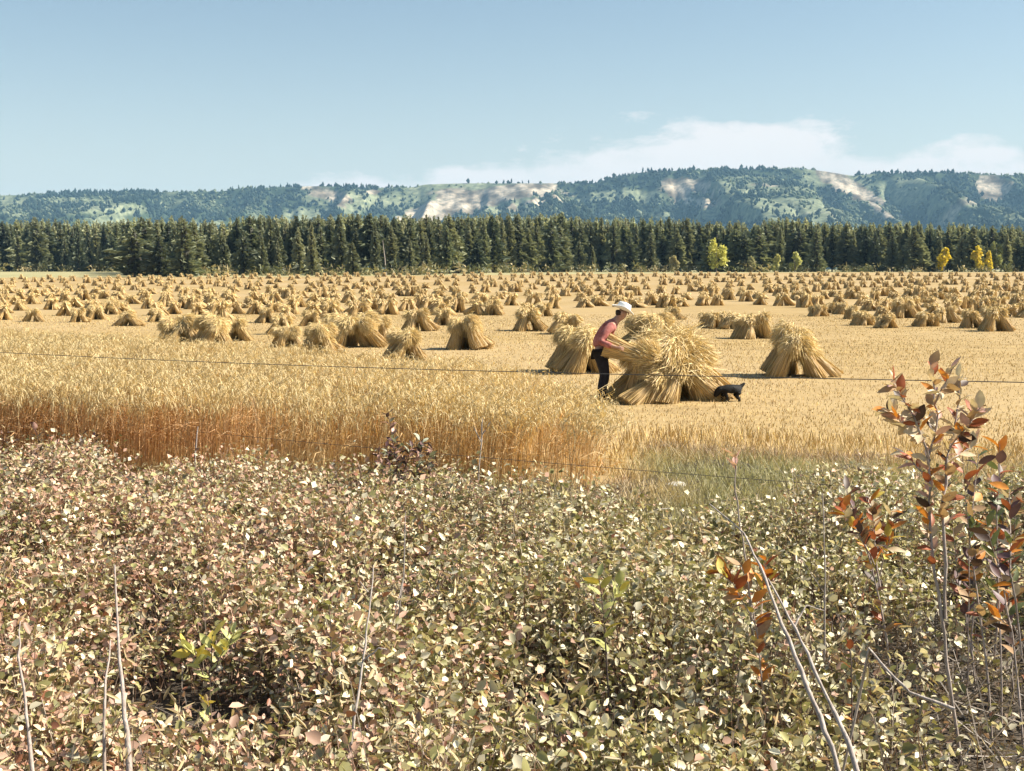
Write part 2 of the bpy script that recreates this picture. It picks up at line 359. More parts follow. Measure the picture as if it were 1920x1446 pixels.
# ------------------------------------------------------------------ the air
hb = bmesh.new(); bmesh.ops.create_cube(hb, size=1.0); me = bpy.data.meshes.new('haze'); hb.to_mesh(me); hb.free()
m, t = mat_new('haze_air'); pv = N(t, 'ShaderNodeVolumePrincipled'); pv.inputs['Color'].default_value = (0.36, 0.65, 0.92, 1); pv.inputs['Density'].default_value = 0.88e-4
ou = N(t, 'ShaderNodeOutputMaterial'); L(t, pv.outputs[0], ou.inputs['Volume']); me.materials.append(m)
o = link('haze', me, loc=(0, 0, 190.0), scale=(12400, 12400, 384)); tag(o, 'thin blue haze between the field and the hills', kind='stuff')

# ------------------------------------------------------------------ trees
ORD = ['first', 'second', 'third', 'fourth', 'fifth', 'sixth', 'seventh', 'eighth', 'ninth', 'tenth', 'eleventh', 'twelfth', 'thirteenth', 'fourteenth', 'fifteenth', 'sixteenth', 'seventeenth', 'eighteenth', 'nineteenth', 'twentieth',
       'twenty-first', 'twenty-second', 'twenty-third', 'twenty-fourth', 'twenty-fifth', 'twenty-sixth', 'twenty-seventh', 'twenty-eighth', 'twenty-ninth', 'thirtieth', 'thirty-first', 'thirty-second', 'thirty-third', 'thirty-fourth', 'thirty-fifth', 'thirty-sixth', 'thirty-seventh', 'thirty-eighth', 'thirty-ninth', 'fortieth']
def pine_arrays(rng, h=12.0, R=1.9, tiers=26, low=0.10, fill=1.0, hue=0.5):
    """needle sprays (triangles) of one conifer standing at the origin"""
    tri = []; col = []
    base_c = np.array([0.135, 0.150, 0.092]) * (1 - hue) + np.array([0.225, 0.222, 0.135]) * hue
    gapn = rng.random(40)
    for i in range(tiers):
        tt = i / (tiers - 1); z = h * (low + (1 - low) * tt)
        rr = R * (1 - tt ** 1.6) ** 0.75 * (0.62 + 0.38 * rng.random() + 0.42 * gapn[i // 3]) * min(1, 0.55 + tt * 4) + 0.12
        nb = max(3, int((9 - 4 * tt) * fill))
        a0 = rng.random() * 6.28
        for b in range(nb):
            a = a0 + b * 6.283 / nb + rng.normal(0, 0.25); rl = rr * (0.6 + 0.55 * rng.random())
            dz = rng.normal(-0.06, 0.10); ca, sa = math.cos(a), math.sin(a)
            ns = 3 if rl > 0.9 else 2
            for s_ in range(ns):
                f0 = 0.25 + 0.75 * (s_ + 0.1) / ns; f1 = f0 + 0.55; w = (0.30 + 0.25 * rng.random()) * (0.5 + 0.5 * rl / R) + 0.12
                c0 = np.array([ca * rl * f0, sa * rl * f0, z + dz * rl * f0 * 2 + rng.normal(0, 0.10)])
                tip = np.array([ca * rl * min(f1, 1.12), sa * rl * min(f1, 1.12), c0[2] + rng.normal(0.05, 0.16)])
                sd = np.array([-sa, ca, rng.normal(0, 0.55)]) * w
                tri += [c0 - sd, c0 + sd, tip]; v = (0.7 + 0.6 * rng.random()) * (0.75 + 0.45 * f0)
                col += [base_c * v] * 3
                up = np.array([0, 0, w * 1.1])
                tri += [c0 - up * 0.7, c0 + up, tip]; col += [base_c * v] * 3
    # solid dark core added inside the crown to stop the light
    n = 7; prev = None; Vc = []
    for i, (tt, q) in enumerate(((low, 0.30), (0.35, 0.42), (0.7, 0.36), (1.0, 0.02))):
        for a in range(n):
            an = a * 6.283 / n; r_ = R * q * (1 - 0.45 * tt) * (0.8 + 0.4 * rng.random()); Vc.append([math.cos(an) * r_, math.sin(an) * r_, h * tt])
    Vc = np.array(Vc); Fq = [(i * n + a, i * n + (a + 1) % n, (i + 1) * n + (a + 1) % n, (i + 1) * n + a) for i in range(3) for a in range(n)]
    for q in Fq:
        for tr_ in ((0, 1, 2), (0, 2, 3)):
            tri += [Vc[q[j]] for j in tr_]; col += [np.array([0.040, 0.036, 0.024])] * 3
    return np.array(tri), np.array(col)
def trunk_mesh(name, h, r, mat, lean=0.0):
    V, F = tube([(0, 0, -0.3), (lean * 0.2, 0, h * 0.35), (lean * 0.5, 0.03, h * 0.7), (lean, 0, h)], [r, r * 0.8, r * 0.5, r * 0.12], 7)
    return npmesh(name, V, F, mat, smooth=True)
pine_var = []
for v in range(9):
    rr = random.Random(100 + v)
    rg = np.random.default_rng(200 + v)
    R = [1.9, 2.3, 1.6, 2.8, 2.1, 1.8, 3.2, 2.5, 1.5][v]
    A, C = pine_arrays(rg, 12.0, R, tiers=[26, 24, 30, 22, 26, 28, 18, 25, 30][v], low=[0.08, 0.12, 0.06, 0.05, 0.16, 0.1, 0.08, 0.2, 0.05][v], hue=[0.3, 0.6, 0.8, 0.2, 0.5, 0.9, 0.4, 0.1, 0.7][v])
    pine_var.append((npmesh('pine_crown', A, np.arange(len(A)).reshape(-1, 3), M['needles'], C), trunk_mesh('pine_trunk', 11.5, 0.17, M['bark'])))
def tree_base_px(px):     # image row of the foot of the tree line
    return np.interp(px, [-200, 235, 250, 600, 800, 900, 1060, 1500, 2100], [505.5, 505.5, 513.5, 514, 513, 511.5, 509.2, 508.6, 508.6])
def tree_top_px(px):
    return np.interp(px, [-200, 30, 230, 330, 450, 600, 760, 900, 980, 1100, 1250, 1400, 1600, 1870, 2100], [416, 416, 418, 416, 410, 405, 408, 403, 406, 411, 413, 418, 420, 428, 428])
def roll(px): return 26 * (float(fbm(np.array([px / 70.0]), np.array([0.5]), 91, 3)[0]) - 0.42)
def tree_depth(px):
    return float(np.interp(px, [-200, 235, 255, 800, 1060, 2100], [352, 350, 236, 246, 306, 312]))
def tree_spot(px, extra=0.0):
    d = tree_depth(px) + extra; x = (px - 960) / FPX * d * 1.004
    return x, d, float(gz(x, d))
def px_h(px, d, z, top):  # metres of height that end at image row `top`
    return H - z + (HOR - top) * d / FPX
zones = [(-80, 250, 'forest behind the pale green strip'), (250, 480, 'near corner of the forest'), (480, 800, 'dark forest below the low pale hill'),
         (800, 1060, 'forest below the large bare cliff'), (1060, 1330, 'forest beyond the farmer'), (1330, 1620, 'forest around the pale aspens'), (1620, 2000, 'forest around the bright yellow aspens')]
fronts = []
px = -70.0
while px < 1990:
    d_extra = abs(random.gauss(0, 6))
    fronts.append((px, d_extra, 0)); px += random.uniform(15, 42)
px = -75.0
while px < 1990:
    fronts.append((px, 9 + random.uniform(0, 5), 1)); px += random.uniform(12, 24)
zi = {}
fronts += [(258.0, -14, 0), (304.0, -17, 0), (352.0, -15, 0), (588.0, -8, 0), (664.0, -9, 0)]
fronts.sort()
for (px, ex, rowi) in fronts:
    x, d, z = tree_spot(px, ex)
    top = float(tree_top_px(px)) + roll(px) - 4 + abs(random.gauss(0, 12)) - (6 if random.random() < 0.12 else 0) + (random.uniform(4, 46) if rowi == 0 and random.random() < 0.75 else 0)
    hh = max(6.0, px_h(px, d, z, top))
    v = random.choice([0, 1, 2, 4, 5, 7, 8, 3, 6, 1, 3]) if not (250 < px < 380 and rowi == 0) else random.choice([3, 6, 4])
    s_ = hh / 12.0; wid = s_ * random.uniform(0.75, 1.5) * (1.15 if rowi == 0 else 1.0) * (1.15 if 250 < px < 380 else 1.0)
    root = bpy.data.objects.new('pine_tree', None); COL.objects.link(root)
    root.location = (x, d, z); root.rotation_euler = (0, 0, random.uniform(0, 6.28)); root.scale = (wid, wid, s_)
    link('crown', pine_var[v][0], root); link('trunk', pine_var[v][1], root)
    zn = next(zz for zz in zones if zz[0] <= px < zz[1]); zi.setdefault((zn[2], rowi), []).append(root)
for (zn, rowi), lst in zi.items():
    for k_, rt in enumerate(lst):
        tag(rt, f"{ORD[min(k_, 39)]} conifer from the left in the {'front' if rowi == 0 else 'second'} row, {zn}"[:200], 'tree', 'conifers along the forest edge')
# the mass of the forest behind its edge
acc_V = []; acc_C = []
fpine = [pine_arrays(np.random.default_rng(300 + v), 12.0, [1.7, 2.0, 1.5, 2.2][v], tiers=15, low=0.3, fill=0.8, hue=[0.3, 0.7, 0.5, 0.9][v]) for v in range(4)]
for row_ in range(7):
    px = -160.0 + row_ * 5
    while px < 2080:
        x, d, z = tree_spot(px, 16 + row_ * 7 + random.uniform(0, 5))
        z = 1.62
        hh = max(6, px_h(px, d, z, float(tree_top_px(px)) + roll(px) - 4 + abs(random.gauss(0, 11)))); s_ = hh / 12
        A, C = fpine[random.randrange(4)]; c, sn = math.cos(px), math.sin(px); w = s_ * random.uniform(0.9, 1.2)
        acc_V.append(np.stack([(A[:, 0] * c - A[:, 1] * sn) * w + x, (A[:, 0] * sn + A[:, 1] * c) * w + d, A[:, 2] * s_ + z], 1)); acc_C.append(C * random.uniform(0.55, 1.45))
        px += random.uniform(13, 24)
A = np.concatenate(acc_V); o = link('forest', npmesh('forest', A, np.arange(len(A)).reshape(-1, 3), M['needles'], np.concatenate(acc_C)))
tag(o, 'dense dark conifer forest standing behind its front rows', kind='stuff')
# low bushes and tall grass along the foot of the trees
A = Acc(); rg = np.random.default_rng(88)
for i in range(420):
    px = rg.uniform(-60, 1980); x, d, z = tree_spot(px, rg.uniform(-5, 4)); n = 26; hh = rg.uniform(0.5, 2.2); w = hh * rg.uniform(0.5, 1.3)
    c = np.stack([x + rg.normal(0, w * 0.5, n), d + rg.normal(0, w * 0.4, n), z + hh * rg.random(n)], 1); a = rg.normal(0, 0.35, (n, 3)) * hh * 0.6; b = rg.normal(0, 0.35, (n, 3)) * hh * 0.6
    cc = np.array([(0.16, 0.17, 0.08), (0.30, 0.27, 0.13), (0.11, 0.12, 0.07), (0.40, 0.33, 0.18)][rg.integers(0, 4)]) * rg.uniform(0.7, 1.3)
    A.add(np.stack([c, c + a, c + b], 1).reshape(-1, 3), np.arange(3 * n).reshape(-1, 3), cc)
o = link('undergrowth', A.mesh('undergrowth', M['grass'])); tag(o, 'low bushes and rough grass along the foot of the forest', kind='stuff')
# aspens turned yellow
def aspen(px, topy, wpx, col, label, ex=-2.0):
    x, d, z = tree_spot(px, ex); hh = px_h(px, d, z, topy); R = wpx / FPX * d / 2
    rg = np.random.default_rng(int(px)); n = 900
    u = rg.normal(0, 1, (n, 3)); u /= np.linalg.norm(u, axis=1)[:, None]; u *= (rg.random(n) ** 0.4)[:, None]
    lob = rg.normal(0, 1, (8, 3)); lob /= np.linalg.norm(lob, axis=1)[:, None]; lob *= 0.62; lob[:, 2] = np.linspace(-0.75, 0.72, 8); u = lob[rg.integers(0, 8, n)] + u * 0.40 * rg.uniform(0.7, 1.2, (n, 1))
    zz = u[:, 2]; taper = 1.0 - 0.45 * np.clip(zz, 0, 1)
    c = np.stack([u[:, 0] * R * taper, u[:, 1] * R * taper, hh * 0.57 + zz * hh * 0.42], 1)
    a = rg.normal(0, 1, (n, 3)); a /= np.linalg.norm(a, axis=1)[:, None]; b = np.cross(a, rg.normal(0, 1, (n, 3))); b /= np.linalg.norm(b, axis=1)[:, None]
    sz = (0.16 + 0.2 * rg.random(n))[:, None]
    V = np.stack([c - a * sz - b * sz, c + a * sz - b * sz, c + b * sz * 1.3], 1).reshape(-1, 3)
    cc = np.repeat(np.array(col)[None] * (0.65 + 0.6 * rg.random((n, 1))), 3, 0)
    root = bpy.data.objects.new('aspen_tree', None); COL.objects.link(root); root.location = (x, d, z)
    link('crown', npmesh('aspen_crown', V, np.arange(len(V)).reshape(-1, 3), M['autumn'], cc), root)
    link('trunk', trunk_mesh('aspen_trunk', hh * 0.9, 0.10, M['pale_bark']), root)
    tag(root, label, 'tree', 'aspens along the forest edge')
aspen(1340, 450, 46, (0.66, 0.64, 0.20), 'tall loose yellow-green aspen, largest of the pale trees')
aspen(1261, 481, 20, (0.56, 0.50, 0.30), 'small pale shrubby aspen in line with the big straw pile')
aspen(1406, 482, 16, (0.50, 0.48, 0.28), 'thin pale green aspen just right of the large yellow-green one')
aspen(1451, 478, 18, (0.68, 0.66, 0.30), 'small pale yellow aspen, left one of a close pair')
aspen(1486, 474, 24, (0.62, 0.62, 0.26), 'small yellow-green aspen, right one of a close pair')
aspen(1763, 466, 26, (0.85, 0.68, 0.07), 'brightest yellow aspen standing alone before dark conifers')
aspen(1824, 464, 26, (0.82, 0.66, 0.10), 'golden aspen, taller one of the yellow pair near the right edge')
aspen(1846, 472, 16, (0.82, 0.66, 0.09), 'golden aspen, shorter one of the yellow pair near the right edge')
aspen(1860, 455, 34, (0.36, 0.38, 0.17), 'leafy green aspen just right of the yellow pair', 2.0)
x, d, z = tree_spot(726, -2.5)
V, F = tube([(0, 0, -0.2), (-0.25, 0, 3.2), (-0.62, 0.1, 6.6)], [0.12, 0.09, 0.03], 6)
o = link('bare_trunk', npmesh('bare_trunk', V, F, M['dead_wood'], smooth=True), loc=(x, d, z)); tag(o, 'pale bare leaning dead trunk at the forest edge', 'tree trunk')

# ------------------------------------------------------------------ sheaves and stooks
STRAW = np.array([0.69, 0.53, 0.26])
def ribbon(path, w, rng):
    """path (n, k, 3) -> vertices (n, 2k, 3); quads index pattern"""
    n, k, _ = path.shape
    t = np.diff(path, axis=1); t = np.concatenate([t, t[:, -1:]], 1)
    sd = np.cross(t, rng.normal(0, 1, (n, 1, 3))); sd /= np.linalg.norm(sd, axis=2, keepdims=True) + 1e-9
    ww = np.asarray(w).reshape(n, -1, 1)
    V = np.stack([path - sd * ww, path + sd * ww], 2).reshape(n, 2 * k, 3)
    f = np.array([[2 * i, 2 * i + 1, 2 * i + 3, 2 * i + 2] for i in range(k - 1)])
    F = (np.arange(n)[:, None, None] * 2 * k + f[None]).reshape(-1, 4)
    return V.reshape(-1, 3), F
def sheaf_arrays(rng, n=220, Ln=1.08, wid=0.006, loose=1.0, heads=4, flop=0.0):
    u = rng.random(n) ** 0.5; ph = rng.random(n) * 6.283; c, s_ = np.cos(ph), np.sin(ph)
    ln = Ln * (0.88 + 0.2 * rng.random(n)); tw = rng.normal(0, 0.22, n) * loose
    lev = [(0.0, 0.235, 0), (0.30, 0.185, .3), (0.60, 0.125, .5), (0.82, 0.125, .7), (1.0, 0.110, 1.0)]
    path = []
    for f, r_, q in lev:
        a = ph + tw * q
        path.append(np.stack([np.cos(a) * r_ * u + flop * f ** 4 * 0.17 + rng.normal(0, .010 * loose, n), np.sin(a) * r_ * u + rng.normal(0, .010 * loose, n), ln * f - 0.07 * (u * f) ** 2 - flop * 0.12 * max(0, f - 0.6) / 0.4], 1))
    path = np.stack(path, 1)
    A = Acc(); V, F = ribbon(path, np.full(n, wid), rng)
    tone = (0.70 + 0.55 * rng.random((n, 1)))
    col = STRAW[None] * tone; col[:, 2] *= 0.85 + 0.3 * rng.random(n)
    vc = np.repeat(col[:, None], 10, 1); vc[:, :4] *= np.array([0.86, 0.78, 0.68]); A.add(V, F, vc.reshape(-1, 3))  # butts browner: weathered straw, and shade of the lower stook put into colour
    # drooping oat heads
    tip = path[:, -1]; outd = np.stack([c, s_, np.zeros(n)], 1)
    for h_ in range(heads):
        f = rng.random((n, 1)) * 1.25 - 0.25; st = path[:, -2] * (1 - f) + tip * f + rng.normal(0, 0.015, (n, 3))
        dr = outd * (0.05 + 0.10 * rng.random((n, 1))) + rng.normal(0, 0.035, (n, 3)) + np.array([0, 0, -0.17])[None] * rng.random((n, 1)) + np.array([flop * 0.06, 0, 0])
        V, F = ribbon(np.stack([st, st + dr * 0.5 + [0, 0, 0.03], st + dr + [0, 0, -0.03]], 1), np.stack([np.full(n, wid * 0.5), np.full(n, wid * 1.15), np.full(n, wid * 0.3)], 1), rng)
        A.add(V, F, np.repeat(col * 1.12, 6, 0))
    # solid heart of the bundle, added to block light, darkened in colour as shade
    k = 9; ring = []
    for f, r_, q in ((0.02, 0.205, 0), (0.30, 0.165, 0), (0.60, 0.115, 0), (0.80, 0.115, 0), (0.93, 0.09, 0)):
        for a in range(k):
            g_ = a * 6.283 / k; rr_ = r_ * (0.88 + 0.2 * rng.random()); ring.append([math.cos(g_) * rr_ + flop * f ** 4 * .17, math.sin(g_) * rr_, Ln * f - flop * 0.12 * max(0, f - 0.6) / 0.4])
    ring.append([0, 0, 0.02]); ring.append([flop * .15, 0, Ln * 0.95 - flop * 0.12])
    F = [(i * k + a, i * k + (a + 1) % k, (i + 1) * k + (a + 1) % k, (i + 1) * k + a) for i in range(4) for a in range(k)]
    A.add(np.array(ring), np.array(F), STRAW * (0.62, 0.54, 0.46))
    n0 = A.n - len(ring); F3 = [((a + 1) % k, a, 5 * k) for a in range(k)] + [(4 * k + a, 4 * k + (a + 1) % k, 5 * k + 1) for a in range(k)]
    A.F.setdefault(3, []).append(np.array(F3) + n0)
    return A
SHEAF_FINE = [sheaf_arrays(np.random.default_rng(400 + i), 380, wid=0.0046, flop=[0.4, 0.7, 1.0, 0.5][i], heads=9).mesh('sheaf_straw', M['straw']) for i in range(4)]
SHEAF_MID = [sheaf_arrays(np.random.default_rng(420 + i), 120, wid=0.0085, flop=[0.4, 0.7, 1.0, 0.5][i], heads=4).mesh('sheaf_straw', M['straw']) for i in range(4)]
tw_V, tw_F = tube([(0.1 * math.cos(a * 0.6283), 0.1 * math.sin(a * 0.6283), 0.6 + 0.004 * math.sin(a)) for a in range(11)], 0.008, 4)
TWINE = npmesh('twine', tw_V, tw_F, M['twine'])
def sheaf_places(rr, n, spread=0.43, h=1.0):
    """feet and lean of the sheaves of one stook: two rows propped together with one at each end"""
    out = []; k = max(2, n // 2)
    for side in (-1, 1):
        for i in range(k):
            u = (i - (k - 1) / 2) * 0.27 + rr.uniform(-0.05, 0.05)
            out.append((u, side * (spread + rr.uniform(-0.05, 0.06)), side * rr.uniform(0.36, 0.48), rr.uniform(-0.12, 0.12) - u * 0.15))
    out.append(((k / 2) * 0.27 + 0.14, rr.uniform(-0.08, 0.08), 0.0, -rr.uniform(0.34, 0.48)))   # end sheaf closes the tunnel, added to every stook to keep its inside dark
    return out
def place_sheaf(parent, mesh, u, v, lean, tilt, rr, sc=1.0, twine=False):
    # +lean tips the head back towards the ridge; the flop of the ears follows the wind
    rot = (Euler((0, tilt, 0)).to_matrix() @ Euler((lean, 0, 0)).to_matrix() @ Euler((0, 0, rr.uniform(-0.5, 0.5) + (math.pi / 2 if v > 0 else -math.pi / 2) * rr.choice([1, 1, 1, -0.4]))).to_matrix()).to_euler()
    o = link('sheaf', mesh, parent, (u, v, -0.02), rot, sc * rr.uniform(0.92, 1.08))
    if twine: link('twine', TWINE, o)
    return o
def stook(px, py, hpx, label, seed, fine=False, n=None, rz=None, group='stooks standing on the stubble', twist=0):
    rr = random.Random(seed); g_ = P(px, py); s_px = FPX / g_.y
    root = bpy.data.objects.new('stook', None); COL.objects.link(root); root.location = g_
    root.rotation_euler = (0, 0, rz if rz is not None else math.pi / 2 + rr.uniform(-0.15, 0.6)); sc = min(1.35, max(0.62, hpx / s_px / 1.04)); root.scale = (sc * rr.uniform(0.9, 1.3), sc * rr.uniform(0.85, 1.2), sc); root.rotation_euler[0] = rr.gauss(0, 0.06); root.rotation_euler[1] = rr.gauss(0, 0.06)
    for (u, v, le, ti) in sheaf_places(rr, n or rr.choice([6, 6, 7, 8])):
        if rr.random() < 0.16: le *= 1.5; v *= 1.35      # a sheaf that has slumped outwards
        place_sheaf(root, rr.choice(SHEAF_FINE if fine else SHEAF_MID), u, v * rr.uniform(1.0, 1.18), le + rr.gauss(0, 0.09), ti + rr.gauss(0, 0.12), rr, twine=fine)
    if rr.random() < 0.55: place_sheaf(root, rr.choice(SHEAF_FINE if fine else SHEAF_MID), rr.uniform(-0.3, 0.2), -rr.uniform(0.72, 0.95), -rr.uniform(0.7, 1.0), rr.uniform(-0.2, 0.2), rr, 0.92, fine)
    return tag(root, label, 'stook', group)
near = [  # x, foot, height in the photograph, words
 (338, 650, 58, 'leftmost of the larger stooks, rounded, rising behind the oats'), (402, 654, 66, 'broad ragged stook with dark gaps behind the pale oats'), (438, 640, 46, 'small stook tucked against the right of the broad ragged one'),
 (528, 628, 40, 'stook with a dark shaded side, upper one of a pair above the oats'), (542, 652, 38, 'low stook, lower one of a pair behind the oats'), (598, 664, 60, 'forked-looking stook with a dark heart at the edge of the oats'),
 (640, 640, 52, 'stook in the crowded clump, behind the forked-looking one'), (662, 652, 66, 'tall stook in the middle of the crowded clump'), (700, 645, 58, 'stook on the right flank of the crowded clump'),
 (757, 676, 62, 'shaggy stook half sunk in the oats, nearest of the middle ones'), (782, 622, 44, 'upright stook with a bright tail right of the crowded clump'), (830, 611, 34, 'small round stook beside the upright one with a bright tail'),
 (876, 656, 60, 'dome-shaped stook with a dark hollow, alone on bare stubble'), (926, 592, 30, 'small dark-sided stook above the dome-shaped one'), (992, 621, 46, 'pale stook with several legs left of the farmer'),
 (1058, 627, 42, 'dark-sided stook just left of the farmer'), (1092, 699, 86, 'large stook in deep shade right behind the farmer'), (1222, 648, 62, 'pale stook behind the big straw pile'),
 (1334, 616, 30, 'small stook at the start of the group right of the straw pile'), (1368, 618, 34, 'middle stook of the group right of the straw pile'), (1412, 636, 50, 'largest stook of the group right of the straw pile'),
 (1490, 707, 96, 'large leaning stook with a dark opening, alone right of the dog'), (1263, 600, 22, 'little stook above the top of the straw pile'),
 (1533, 594, 24, 'first of a line of small stooks behind the large leaning one'), (1556, 588, 22, 'second of the line of small stooks behind the large leaning one'), (1578, 590, 23, 'third of the line of small stooks behind the large leaning one'), (1597, 599, 26, 'fourth of the line of small stooks behind the large leaning one'),
 (1618, 611, 28, 'fifth of the line of small stooks, nearest of them'), (1661, 616, 32, 'stook with an arched top behind the red-leaved sapling'), (1694, 597, 40, 'tall narrow stook behind the sapling'), (1735, 613, 24, 'slim dark-sided stook above the sapling top'),
 (1776, 606, 32, 'stook right of the sapling top'), (1822, 616, 36, 'dark-fronted stook close to the right edge'), (1868, 622, 48, 'tall stook cut by the right edge of the view'),
 (296, 604, 26, 'dark-sided stook up the field from the leftmost larger one'), (241, 612, 24, 'low stook between the oats and the dark-sided one'), (180, 600, 30, 'leaning stook at the left with a long shadow'), (148, 605, 26, 'pale stook at the left beside the leaning one'),
 (62, 604, 24, 'faint stook near the left edge above the oats'), (206, 590, 28, 'dark-shadowed stook behind the leaning one at the left'), (500, 606, 30, 'stook above the pair with a dark shaded side'), (582, 612, 32, 'stook behind the left of the crowded clump'), (620, 598, 34, 'dark-fronted stook behind the crowded clump'), (1018, 594, 26, 'small stook above the pale one with several legs')]
for i, (px, py, hp, lb) in enumerate(near):
    stook(px, py, hp, lb, 500 + i, fine=(py > 640 or hp > 55))
# the big pile the farmer is building
rr = random.Random(77); g_ = P(1256, 750)
pile = bpy.data.objects.new('stook', None); COL.objects.link(pile); pile.location = g_; pile.rotation_euler = (0, 0, math.pi / 2 + 0.38); pile.scale = (1.12, 1.36, 1.06)
for (u, v, le, ti) in sheaf_places(rr, 9, spread=0.44): place_sheaf(pile, rr.choice(SHEAF_FINE), u, v, le, ti, rr, twine=True)
for (u, v, le, ti, sc) in ((0.10, 0.72, 0.60, 0.0, 1.0), (-0.22, -0.74, -0.62, 0.10, 1.0), (0.35, -0.70, -0.60, -0.10, 0.95), (-0.30, 0.66, 0.62, 0.20, 0.92), (-0.62, 0.36, 0.45, 0.35, 0.82), (-0.50, -0.55, -0.75, 0.20, 0.85), (0.45, 0.55, 0.50, -0.3, 1.0), (-0.05, -0.92, -0.85, 0.0, 0.80)):
    place_sheaf(pile, rr.choice(SHEAF_FINE), u, v, le, ti, rr, sc, True)
rg = np.random.default_rng(78); n = 1000
a = rg.random(n) * 6.283; q = rg.random(n); zz = 0.45 + 0.7 * rg.random(n); rad = (0.95 - 0.55 * zz)
c0 = np.stack([np.cos(a) * rad * 0.92 + 0.03, np.sin(a) * rad * 0.72, zz], 1); dv = np.stack([rg.normal(0.05, 0.13, n), rg.normal(-0.02, 0.12, n), rg.normal(-0.06, 0.14, n)], 1)
V, F = ribbon(np.stack([c0 - dv, c0 + rg.normal(0, 0.02, (n, 3)) + np.array([0, 0, 0.03]), c0 + dv], 1), np.stack([np.full(n, 0.003), np.full(n, 0.006), np.full(n, 0.004)], 1), rg)
V[:, 2] = np.maximum(V[:, 2], 0.02)
lo = link('loose_straw', npmesh('loose_straw', V, F, M['straw'], np.repeat(STRAW[None] * (0.75 + 0.5 * rg.random((n, 1))), 6, 0)), pile); lo['kind'] = 'stuff'
tag(pile, 'largest straw stook, a broad pile of sheaves beside the farmer', 'stook', 'stooks standing on the stubble')
# smaller stooks up the field
def far_mesh(seed):
    rr = random.Random(seed); rg = np.random.default_rng(seed); A = Acc()
    for (u, v, le, ti) in sheaf_places(rr, rr.choice([3, 4, 5, 6, 7])):
        le += rr.gauss(0, 0.12); ti += rr.gauss(0, 0.18)
        if rr.random() < 0.2: le *= 1.6; v *= 1.5
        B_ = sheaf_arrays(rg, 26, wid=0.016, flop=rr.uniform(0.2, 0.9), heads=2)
        R_ = np.array((Euler((0, ti, 0)).to_matrix() @ Euler((le, 0, 0)).to_matrix() @ Euler((0, 0, rr.uniform(-0.5, 0.5) + (1.57 if v > 0 else -1.57))).to_matrix()))
        V = np.concatenate(B_.V) @ R_.T + np.array([u, v, -0.02]); n0 = A.n
        A.V.append(V); A.T.append(np.concatenate(B_.T)); A.n += len(V)
        for q, fl in B_.F.items(): A.F.setdefault(q, []).append(np.concatenate(fl) + n0)
    return A
FAR = [far_mesh(600 + i) for i in range(10)]
FAR_ME = [a.mesh('stook_straw', M['straw']) for a in FAR]
cands = []; taken = [(px, py) for px, py, _, _ in near]
rr = random.Random(99); tries = 0
def gap(px, py):      # bare stretches between the rows
    if py > 604: return True
    if 690 < px < 985 and py > 592: return True
    if 1040 < px < 1520 and py > 578: return True
    if 940 < px < 1400 and 556 < py < 572 and rr.random() < 0.7: return True
    if px < 250 and py < 524: return True
    return False
while tries < 60000 and len(cands) < 560:
    tries += 1; px = rr.uniform(-30, 1960); py = 516.5 + 86 * rr.random() ** 1.25
    if py < float(tree_base_px(px)) + 5 or gap(px, py): continue
    sp = 5.5 + (py - 505) * 0.17
    if any(abs(px - a) < sp * 1.35 and abs(py - b) < sp * 0.55 for a, b in taken): continue
    taken.append((px, py)); cands.append((py, px))
cands.sort(reverse=True)
ind = cands[:255]; rest = cands[255:]
fz = [(-100, 200, 'by the left edge'), (200, 450, 'below the free-standing conifers'), (450, 650, 'below the low pale hill'), (650, 850, 'beyond the crowded clump'), (850, 1050, 'below the large bare cliff'),
      (1050, 1250, 'beyond the farmer'), (1250, 1450, 'beyond the straw pile'), (1450, 1650, 'beyond the large leaning stook'), (1650, 2000, 'below the yellow aspens')]
fb = [(575, 'nearer'), (552, 'middle'), (0, 'farther')]
cell = {}
for (py, px) in ind:
    z_ = next(q[2] for q in fz if q[0] <= px < q[1]); b_ = next(q[1] for q in fb if py >= q[0])
    cell.setdefault((z_, b_), []).append((px, py))
for (z_, b_), lst in cell.items():
    lst.sort()
    for i, (px, py) in enumerate(lst):
        q = P(px, py); o = link('stook', rr.choice(FAR_ME), None, q, (rr.gauss(0, 0.07), rr.gauss(0, 0.07), math.pi / 2 + rr.uniform(-0.4, 0.8)), (rr.uniform(0.7, 1.15), rr.uniform(0.65, 1.05), rr.uniform(0.62, 0.92)))
        nm = 'only' if len(lst) == 1 else ORD[i] + ' from the left'
        tag(o, f'small stook, {nm} in the {b_} rows {z_}', 'stook', 'stooks standing on the stubble')
A = Acc()
for (py, px) in rest:
    q = P(px, py); B_ = rr.choice(FAR); c, s_, sc = math.cos(1.57 + (px % 1) - 0.3), math.sin(1.57 + (px % 1) - 0.3), rr.uniform(0.68, 0.88); n0 = A.n
    V = np.concatenate(B_.V); V = np.stack([(V[:, 0] * c - V[:, 1] * s_) * sc + q.x, (V[:, 0] * s_ + V[:, 1] * c) * sc + q.y, V[:, 2] * sc + q.z], 1)
    A.V.append(V); A.T.append(np.concatenate(B_.T)); A.n += len(V)
    for k_, fl in B_.F.items(): A.F.setdefault(k_, []).append(np.concatenate(fl) + n0)
if rest:
    o = link('distant_stooks', A.mesh('distant_stooks', M['straw'])); tag(o, 'tiny distant stooks crowded before the forest', kind='stuff')

